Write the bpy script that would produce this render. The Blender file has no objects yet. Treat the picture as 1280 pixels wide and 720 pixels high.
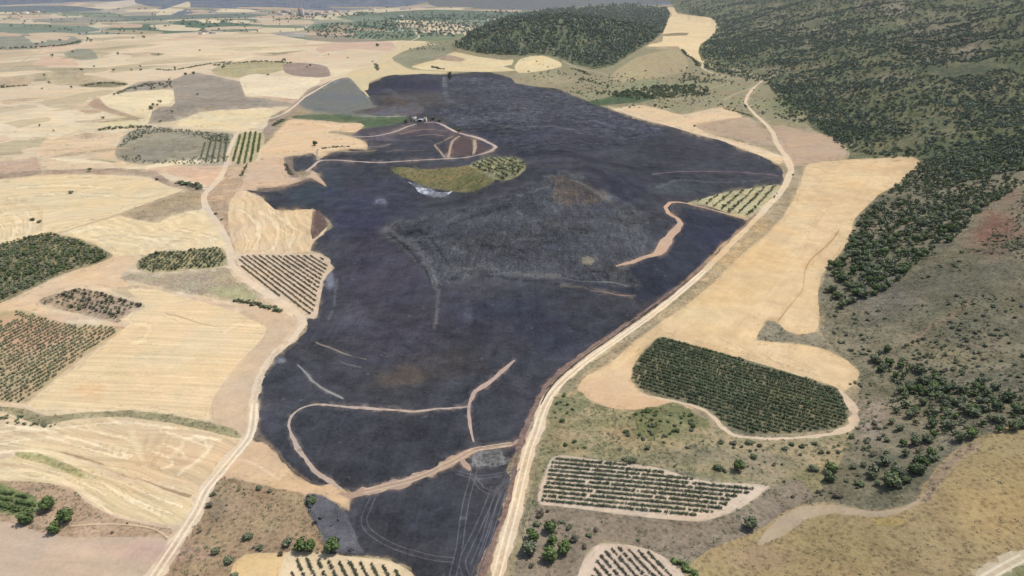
import bpy, math, random, sys
import numpy as np
from mathutils import Vector, Matrix
from mathutils.geometry import delaunay_2d_cdt

rng = np.random.default_rng(7)
random.seed(7)
scene = bpy.context.scene
COL = scene.collection

# ------------------------------------------------------------------ camera
CAM_H, F = 150.0, 865.0
PITCH = math.atan(380.0 / F)                       # camera looks this far below the horizon
CP, SP = math.cos(PITCH), math.sin(PITCH)
cd = bpy.data.cameras.new('camera')
cam = bpy.data.objects.new('camera', cd)
COL.objects.link(cam)
cam.location = (0, 0, CAM_H)
cam.rotation_euler = (math.pi / 2 - PITCH, 0, 0)
cd.sensor_width = 36.0
cd.lens = F / 1280.0 * 36.0
cd.clip_start = 1.0
cd.clip_end = 60000.0
scene.camera = cam


def rays(uv):
    a = (uv[:, 0] - 640.0) / F
    b = -(uv[:, 1] - 360.0) / F
    return np.stack([a, CP + b * SP, -SP + b * CP], 1)


def project(p):
    x, y, z = p[:, 0], p[:, 1], p[:, 2] - CAM_H
    d = y * CP - z * SP
    d = np.where(d < 1, 1, d)
    up = y * SP + z * CP
    return np.stack([640 + F * x / d, 360 - F * up / d], 1)


def flat(uv):
    uv = np.atleast_2d(np.asarray(uv, float))
    r = rays(uv)
    t = -CAM_H / r[:, 2]
    return (r * t[:, None])[:, :2]


# ------------------------------------------------------------------ noise and terrain
_tab = np.random.default_rng(3).random((256, 256))


def vnoise(x, y, s, seed=0):
    x = np.asarray(x, float) / s + seed * 17.3
    y = np.asarray(y, float) / s + seed * 9.1
    xi = np.floor(x).astype(int)
    yi = np.floor(y).astype(int)
    fx = x - xi
    fy = y - yi
    fx = fx * fx * (3 - 2 * fx)
    fy = fy * fy * (3 - 2 * fy)
    g = lambda i, j: _tab[i % 256, j % 256]
    a = g(xi, yi) * (1 - fx) + g(xi + 1, yi) * fx
    b = g(xi, yi + 1) * (1 - fx) + g(xi + 1, yi + 1) * fx
    return (a * (1 - fy) + b * fy) * 2 - 1


def fbm(x, y, s, seed=0, octv=4):
    r = 0
    a = 1.0
    t = 0
    for k in range(octv):
        r = r + a * vnoise(x, y, s / 2 ** k, seed + k * 3)
        t += a
        a *= 0.5
    return r / t


_foot_px = [(905, 760), (945, 660), (1000, 570), (1078, 480), (1035, 420), (1024, 370), (1066, 290), (1120, 235), (1100, 200), (1050, 170), (985, 130), (950, 100), (900, 60), (885, 30)]
_foot = flat(_foot_px)
_o = np.argsort(_foot[:, 1])
_foot = _foot[_o]


def height(x, y):
    x = np.asarray(x, float)
    y = np.asarray(y, float)
    h = 1.6 * fbm(x, y, 260, 1, 3) + 0.25 * fbm(x, y, 30, 5, 2)
    g = lambda cx, cy, sx, sy, H: H * np.exp(-((x - cx) / sx) ** 2 - ((y - cy) / sy) ** 2)
    h = h + g(38, 500, 80, 120, 21)                # burnt hill
    w = np.exp(-((x - 38) / 95) ** 2 - ((y - 500) / 150) ** 2)
    h = h + w * (4.5 * fbm(x, y, 60, 41, 5) - 4.0 * np.abs(fbm(x, y, 42, 47, 3)))
    w2 = np.exp(-((x - 90) / 200) ** 2 - ((y - 760) / 160) ** 2)
    h = h + w2 * (9 * fbm(x, y, 150, 43, 5))
    h = h + g(-35, 390, 40, 50, 4)
    h = h + g(40, 640, 60, 60, 5)
    h = h + g(190, 1800, 250, 290, 66) + g(-10, 1750, 170, 200, 26)   # wooded hill
    h = h + g(-430, 900, 90, 60, 9)                # grey hillock on the left
    h = h + g(-170, 1200, 60, 40, 8)
    h = h + g(-45, 930, 60, 40, 5)
    xf = np.interp(y, _foot[:, 1], _foot[:, 0])
    s = np.maximum(x - xf - 2, 0)
    s = s * s / (s + 25)
    Hm = np.interp(y, [0, 150, 300, 500, 900, 1600, 2600, 4000], [15, 22, 60, 85, 110, 170, 230, 150])
    m = Hm * (1 - np.exp(-s / (Hm * 3.0)))
    m = m * (1 + 0.30 * fbm(x, y, 170, 11, 3) + 0.30 * fbm(x, y, 420, 19, 2) * np.clip((y - 500) / 500, 0, 1)) + np.minimum(s * 0.07, 9) * fbm(x, y, 55, 14, 4) - np.minimum(s * 0.12, 18) * np.abs(fbm(x, y, 110, 17, 3))
    h = h + m
    far = np.clip((y - 4200) / 3500, 0, 1)
    h = h + far * far * (3 - 2 * far) * (260 + 160 * fbm(x, y, 2600, 21, 4))
    return h


def unproject(uv):
    """real ground point seen along each line of sight"""
    uv = np.atleast_2d(np.asarray(uv, float))
    r = rays(uv)
    n = len(uv)
    d = np.concatenate([np.linspace(60, 1200, 90), np.geomspace(1210, 26000, 110)])
    t = d[None, :] / r[:, 1:2]
    X = r[:, 0:1] * t
    Y = r[:, 1:2] * t
    Z = CAM_H + r[:, 2:3] * t
    below = Z < height(X, Y)
    i = np.where(below.any(1), below.argmax(1), len(d) - 1)
    i = np.maximum(i, 1)
    k = np.arange(n)
    lo, hi = t[k, i - 1], t[k, i]
    for _ in range(18):
        m = (lo + hi) / 2
        b = CAM_H + r[:, 2] * m < height(r[:, 0] * m, r[:, 1] * m)
        hi = np.where(b, m, hi)
        lo = np.where(b, lo, m)
    m = (lo + hi) / 2
    return np.stack([r[:, 0] * m, r[:, 1] * m], 1)


def on_ground(xy):
    return np.column_stack([xy, height(xy[:, 0], xy[:, 1])])


def flatpx(xy):
    return project(np.column_stack([xy, np.zeros(len(xy))]))


def pts(s):
    if isinstance(s, str):
        return np.array([[float(c) for c in p.split(',')] for p in s.split()])
    return np.array(s, float)


def smooth_line(p, closed, step=4.0, tension=0.5):
    """Catmull-Rom through the points, resampled"""
    n = len(p)
    out = []
    rngi = range(n) if closed else range(n - 1)
    for i in rngi:
        if closed:
            a, b, c, d = p[(i - 1) % n], p[i], p[(i + 1) % n], p[(i + 2) % n]
        else:
            a, b, c, d = p[max(i - 1, 0)], p[i], p[i + 1], p[min(i + 2, n - 1)]
        L = np.linalg.norm(c - b)
        m = max(1, int(L / step))
        lim = L
        t1 = (c - a) * tension
        t2 = (d - b) * tension
        for t in (t1, t2):
            q = np.linalg.norm(t)
            if q > lim:
                t *= lim / q
        for j in range(m):
            u = j / m
            out.append((2 * u ** 3 - 3 * u ** 2 + 1) * b + (u ** 3 - 2 * u ** 2 + u) * t1 + (-2 * u ** 3 + 3 * u ** 2) * c + (u ** 3 - u ** 2) * t2)
    if not closed:
        out.append(p[-1])
    return np.array(out)


def inside(q, poly):
    """non-zero winding test, q (n,2)"""
    res = np.zeros(len(q), bool)
    mn, mx = poly.min(0), poly.max(0)
    c = np.where((q[:, 0] >= mn[0]) & (q[:, 0] <= mx[0]) & (q[:, 1] >= mn[1]) & (q[:, 1] <= mx[1]))[0]
    if not len(c):
        return res
    w = np.zeros(len(c), int)
    x, y = q[c, 0], q[c, 1]
    a = poly
    b = np.roll(poly, -1, 0)
    for (x0, y0), (x1, y1) in zip(a, b):
        if y0 == y1:
            continue
        cr = (x1 - x0) * (y - y0) - (x - x0) * (y1 - y0)
        w += ((y0 <= y) & (y1 > y) & (cr > 0)).astype(int)
        w -= ((y0 > y) & (y1 <= y) & (cr < 0)).astype(int)
    res[c[w != 0]] = True
    return res


# ------------------------------------------------------------------ materials
GAIN = (1.25, 1.22, 1.20)


def lin(rgb):
    out = []
    for i, c in enumerate(rgb):
        c = c / 255.0
        l = c / 12.92 if c <= 0.04045 else ((c + 0.055) / 1.055) ** 2.4
        out.append(min(l / GAIN[i], 0.9))
    return out


class NT:
    def __init__(s, name):
        s.m = bpy.data.materials.new(name)
        s.m.use_nodes = True
        s.t = s.m.node_tree
        s.t.nodes.clear()

    def n(s, typ, **kw):
        nd = s.t.nodes.new(typ)
        ins = kw.pop('ins', {})
        for k, v in kw.items():
            setattr(nd, k, v)
        for k, v in ins.items():
            if isinstance(v, bpy.types.NodeSocket):
                s.t.links.new(v, nd.inputs[k])
            else:
                nd.inputs[k].default_value = v
        return nd

    def math(s, op, a, b=0.0, clamp=False):
        return s.n('ShaderNodeMath', operation=op, use_clamp=clamp, ins={0: a, 1: b}).outputs[0]

    def ramp(s, v, a, b, c=0.0, d=1.0, smooth=True):
        nd = s.n('ShaderNodeMapRange', ins={0: v, 1: a, 2: b, 3: c, 4: d})
        nd.interpolation_type = 'SMOOTHSTEP' if smooth else 'LINEAR'
        return nd.outputs[0]

    def mix(s, f, a, b, mode='MIX'):
        nd = s.n('ShaderNodeMix', data_type='RGBA', blend_type=mode)
        for sock, v in ((nd.inputs[0], f), (nd.inputs[6], a), (nd.inputs[7], b)):
            if isinstance(v, bpy.types.NodeSocket):
                s.t.links.new(v, sock)
            elif isinstance(v, (int, float)):
                sock.default_value = v
            else:
                sock.default_value = (*v[:3], 1)
        return nd.outputs[2]

    def noise(s, vec, scale, detail=4, rough=0.55, dist=0.0):
        return s.n('ShaderNodeTexNoise', ins={'Vector': vec, 'Scale': scale, 'Detail': detail, 'Roughness': rough, 'Distortion': dist}).outputs[0]


MATS = {}


def ground_mat(kind, rgb, ang=None, amp=0.10, period=5.0, alt=None, curve=0.0, speck=None, mosaic=0, wave=True, rough=1.0):
    key = (kind, tuple(rgb), None if ang is None else round(ang, 2), amp, period, alt, curve, speck, mosaic, wave, rough)
    if key in MATS:
        return MATS[key]
    N = NT('%s_ground_%d' % (kind, len(MATS)))
    pos = N.n('ShaderNodeNewGeometry').outputs['Position']
    # drop z so that the texture is laid on the land, not sliced through it
    sep = N.n('ShaderNodeSeparateXYZ', ins={0: pos})
    P = N.n('ShaderNodeCombineXYZ', ins={0: sep.outputs[0], 1: sep.outputs[1], 2: 0.0}).outputs[0]
    base = lin(rgb)
    pr = dict(
        stubble=(0.15, 0.16, 0.14), soil=(0.16, 0.17, 0.15), scrub=(0.26, 0.36, 0.42),
        burn=(0.36, 0.40, 0.42), road=(0.10, 0.14, 0.22), grass=(0.28, 0.36, 0.40),
        woods=(0.36, 0.48, 0.50))[kind]
    pr = [q * rough for q in pr]
    big = N.noise(P, 0.011, 10, 0.66)
    mid = N.noise(P, 0.10, 8, 0.70, 0.4)
    fine = N.noise(P, 0.75, 4, 0.75)
    paint = N.n('ShaderNodeAttribute', attribute_type='GEOMETRY', attribute_name='paint')
    v = N.math('MULTIPLY', N.math('SUBTRACT', big, 0.5), pr[0] * 4)
    v = N.math('ADD', v, N.math('MULTIPLY', N.math('SUBTRACT', mid, 0.5), pr[1] * 4))
    v = N.math('ADD', v, N.math('MULTIPLY', N.math('SUBTRACT', fine, 0.5), pr[2] * 3))
    # short crop-like grain
    if kind in ('scrub', 'grass', 'woods', 'burn'):
        vor = N.n('ShaderNodeTexVoronoi', ins={'Vector': P, 'Scale': 0.55 if kind != 'burn' else 0.35, 'Randomness': 1.0})
        sp = N.ramp(vor.outputs['Distance'], 0.10, 0.55, -1.0, 0.25)
        v = N.math('ADD', v, N.math('MULTIPLY', sp, 0.26 if kind != 'burn' else 0.09))
    if kind == 'burn':
        # contour-like creases and pale ash lines left by the fire
        cr = N.noise(P, 0.035, 6, 0.6, 1.6)
        ln = N.ramp(N.math('ABSOLUTE', N.math('SUBTRACT', cr, 0.5)), 0.0, 0.018, 1.0, 0.0)
        v = N.math('ADD', v, N.math('MULTIPLY', N.math('MULTIPLY', ln, N.ramp(mid, 0.42, 0.62)), 0.30 * rough))
        ash = N.n('ShaderNodeTexVoronoi', ins={'Vector': P, 'Scale': 0.09, 'Randomness': 1.0})
        v = N.math('ADD', v, N.math('MULTIPLY', N.ramp(ash.outputs['Distance'], 0.04, 0.12, 1.0, 0.0), 0.8))
        sv = N.n('ShaderNodeVectorMath', operation='MULTIPLY', ins={0: P, 1: (0.16, 0.035, 0)}).outputs[0]
        v = N.math('ADD', v, N.math('MULTIPLY', N.math('SUBTRACT', N.noise(sv, 1.0, 6, .7, .6), 0.5), 0.7))
    if ang is not None:
        rot = N.n('ShaderNodeVectorRotate', rotation_type='Z_AXIS', ins={'Vector': P, 'Angle': -ang}).outputs[0]
        if curve:
            wv = N.n('ShaderNodeTexNoise', ins={'Vector': P, 'Scale': 0.02, 'Detail': 1.0})
            rot = N.n('ShaderNodeVectorMath', operation='ADD', ins={0: rot, 1: N.n('ShaderNodeVectorMath', operation='SCALE', ins={0: wv.outputs['Color'], 'Scale': curve}).outputs[0]}).outputs[0]
        st = N.n('ShaderNodeVectorMath', operation='MULTIPLY', ins={0: rot, 1: (0.012, 1.0 / period, 0)}).outputs[0]
        sn = N.noise(st, 1.0, 5, 0.8, 0.12)
        w = N.n('ShaderNodeTexWave', wave_type='BANDS', bands_direction='Y', ins={'Vector': N.n('ShaderNodeVectorMath', operation='SCALE', ins={0: rot, 'Scale': 1.0}).outputs[0], 'Scale': 0.314 / period, 'Distortion': 2.5, 'Detail': 3.0, 'Detail Scale': 0.12 / period * 5}).outputs[1]
        msk = N.ramp(mid, 0.35, 0.6, 0.3, 1.0)
        v = N.math('ADD', v, N.math('MULTIPLY', N.math('SUBTRACT', sn, 0.5), amp * 6.5))
        v = N.math('ADD', v, N.math('MULTIPLY', N.math('MULTIPLY', N.math('SUBTRACT', w, 0.5), amp * (1.1 if wave else 0.0)), msk))
    col = base
    if alt is not None:
        f = N.ramp(N.math('ADD', N.math('MULTIPLY', big, 0.6), N.math('MULTIPLY', mid, 0.4)), 0.42, 0.60)
        if rough > 1.2:
            rb = N.noise(N.n('ShaderNodeVectorMath', operation='MULTIPLY', ins={0: P, 1: (0.30, 0.07, 0)}).outputs[0], 1.0, 7, 0.75, 1.2)
            f = N.ramp(N.math('ADD', N.math('MULTIPLY', rb, 0.55), N.math('MULTIPLY', mid, 0.45)), 0.44, 0.57)
        col = N.mix(f, base, lin(alt))
    if mosaic:
        # patchwork of little plots: cells with straight sides, each with a tone of its own
        mv = N.n('ShaderNodeVectorRotate', rotation_type='Z_AXIS', ins={'Vector': P, 'Angle': 0.35}).outputs[0]
        mv = N.n('ShaderNodeVectorMath', operation='ADD', ins={0: mv, 1: N.n('ShaderNodeVectorMath', operation='SCALE', ins={0: N.n('ShaderNodeTexNoise', ins={'Vector': P, 'Scale': 0.006, 'Detail': 2.0}).outputs['Color'], 'Scale': 120.0}).outputs[0]}).outputs[0]
        for sc_m, k_m in ((0.0062, 1.0), (0.011, 0.6)):
            cell = N.n('ShaderNodeTexVoronoi', distance='CHEBYCHEV', ins={'Vector': N.n('ShaderNodeVectorMath', operation='MULTIPLY', ins={0: mv, 1: (1, .62, 0)}).outputs[0], 'Scale': sc_m, 'Randomness': 0.85})
            cs = N.n('ShaderNodeSeparateColor', ins={0: cell.outputs['Color']})
            tone = N.n('ShaderNodeValToRGB', ins={0: cs.outputs[0]})
            el = tone.color_ramp.elements
            tone.color_ramp.interpolation = 'CONSTANT'
            el[0].position, el[0].color = 0.0, (*base, 1)
            el[1].position, el[1].color = 0.26, (*lin((214, 184, 154)), 1)
            for ps, cl in ((.40, (230, 210, 174)), (.54, (196, 164, 138)), (.63, (178, 160, 124)), (.72, (222, 198, 160)), (.82, (150, 142, 112)), (.90, (206, 178, 148)), (.96, (128, 130, 98))):
                e = el.new(ps)
                e.color = (*lin(cl), 1)
            col = N.mix(N.math('MULTIPLY', N.math('MULTIPLY', cs.outputs[1], k_m), mosaic, clamp=True), col, tone.outputs[0])
    if speck is not None:
        vv = N.n('ShaderNodeTexVoronoi', ins={'Vector': P, 'Scale': 0.28, 'Randomness': 1.0})
        f = N.math('MULTIPLY', N.ramp(vv.outputs['Distance'], 0.22, 0.42, 1.0, 0.0), N.ramp(mid, 0.45, 0.62))
        col = N.mix(f, col, lin(speck))
    col = N.mix(paint.outputs['Alpha'], col, paint.outputs['Color'])
    mul = N.math('MAXIMUM', N.math('ADD', v, 1.0), 0.15)
    col = N.n('ShaderNodeVectorMath', operation='SCALE', ins={0: col, 'Scale': mul}).outputs[0]
    # warm/cool drift
    hue = N.ramp(N.noise(P, 0.03, 3, 0.5), 0.3, 0.7)
    col = N.mix(hue, N.mix(1.0, col, (1.035, 1.0, 0.95), 'MULTIPLY'), N.mix(1.0, col, (0.97, 1.0, 1.04), 'MULTIPLY'))
    bmp = N.n('ShaderNodeBump', ins={'Strength': 1.0 if rough > 1.2 else {'scrub': .8, 'grass': .8, 'woods': .9, 'burn': .5}.get(kind, 0.35), 'Distance': 1.1 if rough > 1.2 else {'scrub': .6, 'grass': .6, 'woods': 1.0, 'burn': .35}.get(kind, 0.15), 'Height': N.math('ADD', N.math('MULTIPLY', mid, 2.5), fine)})
    bs = N.n('ShaderNodeBsdfPrincipled', ins={'Base Color': col, 'Roughness': 1.0, 'Specular IOR Level': 0.05, 'Normal': bmp.outputs[0]})
    o = N.n('ShaderNodeOutputMaterial', ins={0: bs.outputs[0]})
    MATS[key] = N.m
    return N.m


def leaf_mat(name, dark, light, rnd=0.35):
    N = NT(name)
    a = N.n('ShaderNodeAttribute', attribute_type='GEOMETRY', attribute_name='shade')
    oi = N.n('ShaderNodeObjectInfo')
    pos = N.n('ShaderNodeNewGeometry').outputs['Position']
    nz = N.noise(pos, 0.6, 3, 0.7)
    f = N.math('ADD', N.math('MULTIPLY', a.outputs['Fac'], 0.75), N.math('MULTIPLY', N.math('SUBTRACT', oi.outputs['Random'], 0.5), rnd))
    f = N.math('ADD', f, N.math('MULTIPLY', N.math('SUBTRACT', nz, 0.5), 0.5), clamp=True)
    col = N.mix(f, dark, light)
    bs = N.n('ShaderNodeBsdfPrincipled', ins={'Base Color': col, 'Roughness': 0.8, 'Specular IOR Level': 0.15})
    N.n('ShaderNodeOutputMaterial', ins={0: bs.outputs[0]})
    return N.m


def plain_mat(name, rgb, rough=0.9, amt=0.25, scale=2.0):
    N = NT(name)
    pos = N.n('ShaderNodeTexCoord').outputs['Object']
    nz = N.noise(pos, scale, 4, 0.65)
    k = N.math('ADD', N.math('MULTIPLY', N.math('SUBTRACT', nz, 0.5), amt * 2), 1.0)
    col = N.n('ShaderNodeVectorMath', operation='SCALE', ins={0: rgb, 'Scale': k}).outputs[0]
    bs = N.n('ShaderNodeBsdfPrincipled', ins={'Base Color': col, 'Roughness': rough, 'Specular IOR Level': 0.2})
    N.n('ShaderNodeOutputMaterial', ins={0: bs.outputs[0]})
    return N.m


# ------------------------------------------------------------------ mesh helpers
def mesh_from(name, V, Fc, mats, shade=None, smooth=False, midx=None):
    """V (n,3); Fc (m,k) array of equal-sized faces"""
    me = bpy.data.meshes.new(name)
    V = np.ascontiguousarray(V, np.float32)
    Fc = np.ascontiguousarray(Fc, np.int32)
    m, k = Fc.shape
    me.vertices.add(len(V))
    me.vertices.foreach_set('co', V.ravel())
    me.loops.add(m * k)
    me.loops.foreach_set('vertex_index', Fc.ravel())
    me.polygons.add(m)
    me.polygons.foreach_set('loop_start', np.arange(0, m * k, k, dtype=np.int32))
    if smooth:
        me.polygons.foreach_set('use_smooth', np.ones(m, bool))
    for mt in (mats if isinstance(mats, (list, tuple)) else [mats]):
        me.materials.append(mt)
    if midx is not None:
        me.polygons.foreach_set('material_index', np.ascontiguousarray(midx, np.int32))
    if shade is not None:
        at = me.attributes.new('shade', 'FLOAT', 'POINT')
        at.data.foreach_set('value', np.ascontiguousarray(shade, np.float32))
    me.update(calc_edges=True)
    return me


def link(name, me, parent=None, loc=None, **props):
    o = bpy.data.objects.new(name, me)
    COL.objects.link(o)
    if parent is not None:
        o.parent = parent
    if loc is not None:
        o.location = loc
    for k, v in props.items():
        if v is not None:
            o[k] = v
    return o


def box(x0, x1, y0, y1, z0, z1):
    V = [(x, y, z) for z in (z0, z1) for y in (y0, y1) for x in (x0, x1)]
    Fq = [(0, 2, 3, 1), (4, 5, 7, 6), (0, 1, 5, 4), (1, 3, 7, 5), (3, 2, 6, 7), (2, 0, 4, 6)]
    return np.array(V, float), np.array(Fq)
# ------------------------------------------------------------------ the land, traced as outlines on the photo and laid on the terrain
STRAW, PALE, PINK, GOLD = (224, 203, 170), (230, 211, 177), (203, 173, 149), (214, 185, 137)
LAND = []


def area(name, label, kind, rgb, p, jit=0.6, dirn=None, **kw):
    LAND.append(dict(name=name, label=label, kind=kind, rgb=rgb, p=pts(p), jit=jit, dirn=dirn, kw=kw, line=False))


def way(name, label, rgb, p, jit=0.25, kind='road', **kw):
    LAND.append(dict(name=name, label=label, kind=kind, rgb=rgb, p=pts(p), jit=jit, dirn=None, kw=kw, line=True))


# --- distance: aerial haze is mixed into these land colours as well
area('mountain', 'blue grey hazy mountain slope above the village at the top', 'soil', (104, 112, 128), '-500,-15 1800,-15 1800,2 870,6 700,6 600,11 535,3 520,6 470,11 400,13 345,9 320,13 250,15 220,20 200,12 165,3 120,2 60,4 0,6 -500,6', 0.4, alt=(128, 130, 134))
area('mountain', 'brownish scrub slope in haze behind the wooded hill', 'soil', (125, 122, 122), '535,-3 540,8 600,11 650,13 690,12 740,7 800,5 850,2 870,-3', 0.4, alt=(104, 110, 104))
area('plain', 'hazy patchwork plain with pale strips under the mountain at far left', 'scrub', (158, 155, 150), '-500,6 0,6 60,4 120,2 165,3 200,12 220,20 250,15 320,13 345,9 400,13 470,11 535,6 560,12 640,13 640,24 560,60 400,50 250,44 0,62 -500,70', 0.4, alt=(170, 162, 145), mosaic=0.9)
area('stubble_field', 'pale pinkish field in haze in the top left corner beside the mountain foot', 'stubble', (205, 190, 172), '118,6 140,2 168,0 170,5 150,10 125,11', 0.2)
area('stubble_field', 'cream field wedge rising to the mountain foot at upper left', 'stubble', (212, 198, 165), '190,22 205,12 222,6 236,2 238,8 228,12 210,20', 0.2)
area('stubble_field', 'long thin pale strip under the leftmost mountain foot', 'stubble', (208, 192, 165), '-200,18 0,18 70,17 140,18 160,24 90,29 0,30 -200,32', 0.2)
area('stubble_field', 'thin pale strip between two far green strips', 'stubble', (205, 190, 160), '110,30 200,20 290,22 250,25 170,28 140,33 115,35', 0.2)
area('stubble_field', 'cream strip with scattered dots just below the village', 'stubble', (208, 192, 160), '320,25 370,22 420,17 460,12 500,10 500,13 455,22 400,27 340,33 320,34', 0.2)
area('stubble_field', 'second cream strip below the village beside the far orchard', 'stubble', (212, 196, 160), '322,37 350,32 384,33 380,38 340,41 322,42', 0.2)
area('green_field', 'hazy green strip field at the far left edge', 'grass', (128, 138, 122), '-200,30 0,29 35,30 60,31 110,33 125,38 90,42 20,42 0,40 -200,42', 0.3)
area('green_field', 'grey green strip with a pale patch along the far hedgerow', 'grass', (150, 148, 130), '-200,44 0,43 20,42 45,45 90,45 103,50 100,55 60,60 0,62 -200,66', 0.3)
area('stubble_field', 'small cream patch within the far grey green strip', 'stubble', (205, 188, 158), '36,45 58,44 58,52 40,53', 0.3)
area('green_field', 'long hazy green strip field below the far orchard line', 'grass', (98, 116, 96), '130,38 150,33 170,29 250,25 320,24 330,30 320,37 250,39 210,42 150,43', 0.3)
area('orchard_ground', 'broad grey green orchard land in haze right of the village', 'grass', (120, 135, 112), '380,37 395,30 440,27 470,21 490,24 520,16 570,18 600,18 640,12 660,14 650,24 600,30 575,42 560,50 500,48 490,50 450,50 400,48 385,42', 0.3, speck=(165, 165, 135))
area('fallow_field', 'grey brown fallow band below the far orchard', 'scrub', (155, 145, 125), '380,44 430,46 470,49 500,49 560,50 545,54 500,52 440,53 390,51', 0.3)
area('stubble_field', 'pinkish cream field right of the short straight far track', 'stubble', (200, 180, 155), '495,32 545,28 582,29 592,34 570,40 530,41 510,36', 0.3)
area('green_field', 'small pale blue green field beside the short straight far track', 'grass', (165, 180, 155), '475,37 504,34 509,38 478,40', 0.1)
# --- the far patchwork: one small plot after another
_pr = np.random.default_rng(12)
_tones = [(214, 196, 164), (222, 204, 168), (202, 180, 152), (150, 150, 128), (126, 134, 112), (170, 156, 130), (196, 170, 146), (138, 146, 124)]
_v = 9.0
while _v < 58:
    _u = -30.0 + _pr.uniform(0, 40)
    while _u < 640:
        _w = _pr.uniform(22, 85)
        _h = 1.0 + (_v / 60) * 3.2 * _pr.uniform(.6, 1.4)
        _k = _pr.random()
        if _k < 0.62 and not (430 < _u + _w / 2 and _v > 46) and not (330 < _u < 430 and 10 < _v < 21):
            _t = _pr.uniform(-.02, .03) * _w
            _c = _tones[int(_pr.integers(len(_tones)))]
            area('far_plot', 'small thin plot in the hazy patchwork of the far plain', 'stubble' if _c[0] > 190 else 'scrub', _c,
                 [(_u, _v), (_u + _w * .5, _v - _h * .45 + _t * .5), (_u + _w, _v + _t), (_u + _w * .93, _v + _h + _t), (_u + _w * .4, _v + _h * 1.1 + _t * .5), (_u + 3, _v + _h * .8)], 0.25)
        _u += _w + _pr.uniform(-2, 8)
    _v += 1.6 + (_v / 60) * 3.0
area('green_field', 'grey green wooded band below the left mountain foot', 'grass', (118, 126, 116), '40,24 120,21 200,19 300,17 335,19 300,22 200,25 110,28 60,28', 0.4)
area('green_field', 'dull green band right of the village below the mountain', 'grass', (112, 122, 104), '420,21 470,16 540,12 640,15 655,20 600,24 520,25 450,26', 0.4)
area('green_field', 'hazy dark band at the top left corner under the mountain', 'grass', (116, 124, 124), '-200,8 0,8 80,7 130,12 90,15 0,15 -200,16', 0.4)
area('green_field', 'olive green band left of the wooded hill', 'grass', (124, 132, 102), '470,48 540,46 580,42 572,55 520,60 490,60', 0.4)
# --- left plain
area('stubble_plain', 'wide straw coloured stubble plain filling the left half', 'stubble', STRAW, '-700,62 -200,62 0,63 60,60 100,55 110,44 210,42 320,40 390,51 440,53 500,51 560,55 520,80 480,90 430,100 400,120 340,145 330,180 320,240 400,300 420,330 385,400 340,480 320,560 290,600 250,680 180,790 180,1050 -900,1050 -900,400', 1.0, (1, 0.04), alt=(206, 182, 156), period=9, amp=0.12, mosaic=1.0)
area('stubble_field', 'pink beige field strip under the far orchard band', 'stubble', (206, 176, 152), '395,60 440,53 488,52 494,60 480,64 440,61 400,66', 0.4)
area('green_field', 'small grey green oblong field left of centre in the far plain', 'grass', (152, 150, 130), '80,67 95,61 115,62 122,73 100,75 85,71', 0.4)
area('fallow_field', 'pinkish bare field at far left above the crossing tracks', 'soil', (214, 182, 155), '40,80 58,71 92,75 98,83 50,82', 0.4)
area('fallow_field', 'thin grey olive strip field at far left', 'scrub', (180, 166, 138), '-200,84 0,83 30,84 90,84 136,86 120,91 50,88 0,90 -200,94', 0.4)
area('fallow_field', 'olive tinted fallow field left of the grey hillock', 'scrub', (186, 170, 138), '60,104 70,94 100,93 130,97 160,104 150,109 100,108', 0.4)
area('fallow_field', 'dark olive lens shaped strip left of the grey hillock', 'scrub', (136, 128, 98), '98,106 130,102 160,105 142,109 110,109', 0.3)
area('fallow_field', 'tan olive field at the left edge with a dark lower hedge', 'scrub', (190, 168, 138), '-200,98 0,96 40,98 38,106 0,110 -200,116', 0.4)
area('fallow_field', 'olive green field with tree edge below the far dark hedge line', 'scrub', (178, 166, 128), '264,88 282,79 320,76 366,79 345,90 300,97 270,94', 0.4)
area('grass_hillock', 'grey brown grassy hillock with a few dots of trees on top', 'scrub', (158, 146, 130), '145,117 175,103 215,100 232,93 246,91 300,102 306,120 330,123 368,130 345,134 300,136 250,140 222,150 186,155 182,150 195,136 215,133 220,130 215,113 180,113 150,118', 0.8)
area('stubble_field', 'bright cream field enclosed by the grey hillock', 'stubble', (232, 212, 172), '125,123 140,117 215,112 216,125 207,132 192,130 190,137 186,152 176,153 172,147 150,140 134,134', 0.5)
area('fallow_field', 'narrow brown strip curving left of the bright cream field', 'soil', (176, 150, 126), '110,131 122,122 135,134 172,147 174,152 150,145 125,138', 0.4)
area('fallow_field', 'small brown smudge shaped fallow strip on the left plain', 'soil', (190, 162, 134), '96,137 108,133 127,140 112,142', 0.4)
area('stubble_field', 'pale cream field touching the road above the grey hillock', 'stubble', PALE, '300,98 320,92 345,95 400,98 398,104 386,115 374,124 330,120 307,118', 0.5)
area('grass_mound', 'rounded mauve brown mound of dry grass near the road', 'scrub', (160, 140, 126), '355,80 385,79 408,83 413,94 400,97 370,95 356,90', 0.5)
area('fallow_field', 'grey verge left of the road below the mauve mound', 'scrub', (168, 148, 130), '385,112 400,106 398,116 385,130 372,138 350,150 340,165 320,180 312,205 303,205 316,182 332,158 350,143 372,125', 0.6)
area('stubble_field', 'cream field with a thin middle line below the grey hillock', 'stubble', (228, 207, 166), '222,151 260,140 320,137 340,141 318,158 300,163 250,160 222,157', 0.5)
area('fallow_field', 'pale green tinged field bottom tip near the grey hillock', 'stubble', (222, 205, 160), '122,158 150,145 174,153 186,157 170,158', 0.4)
area('fallow_field', 'brown bare field at the left edge in the middle distance', 'soil', (195, 168, 144), '-300,206 0,202 30,199 45,196 52,208 48,215 0,224 -300,240', 0.5)
area('stubble_field', 'beige field left of the oval orchard', 'stubble', (220, 193, 158), '48,185 60,176 100,168 150,166 143,185 146,196 156,205 120,211 62,211 56,200 45,190', 0.5, (1, -0.1))
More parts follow.
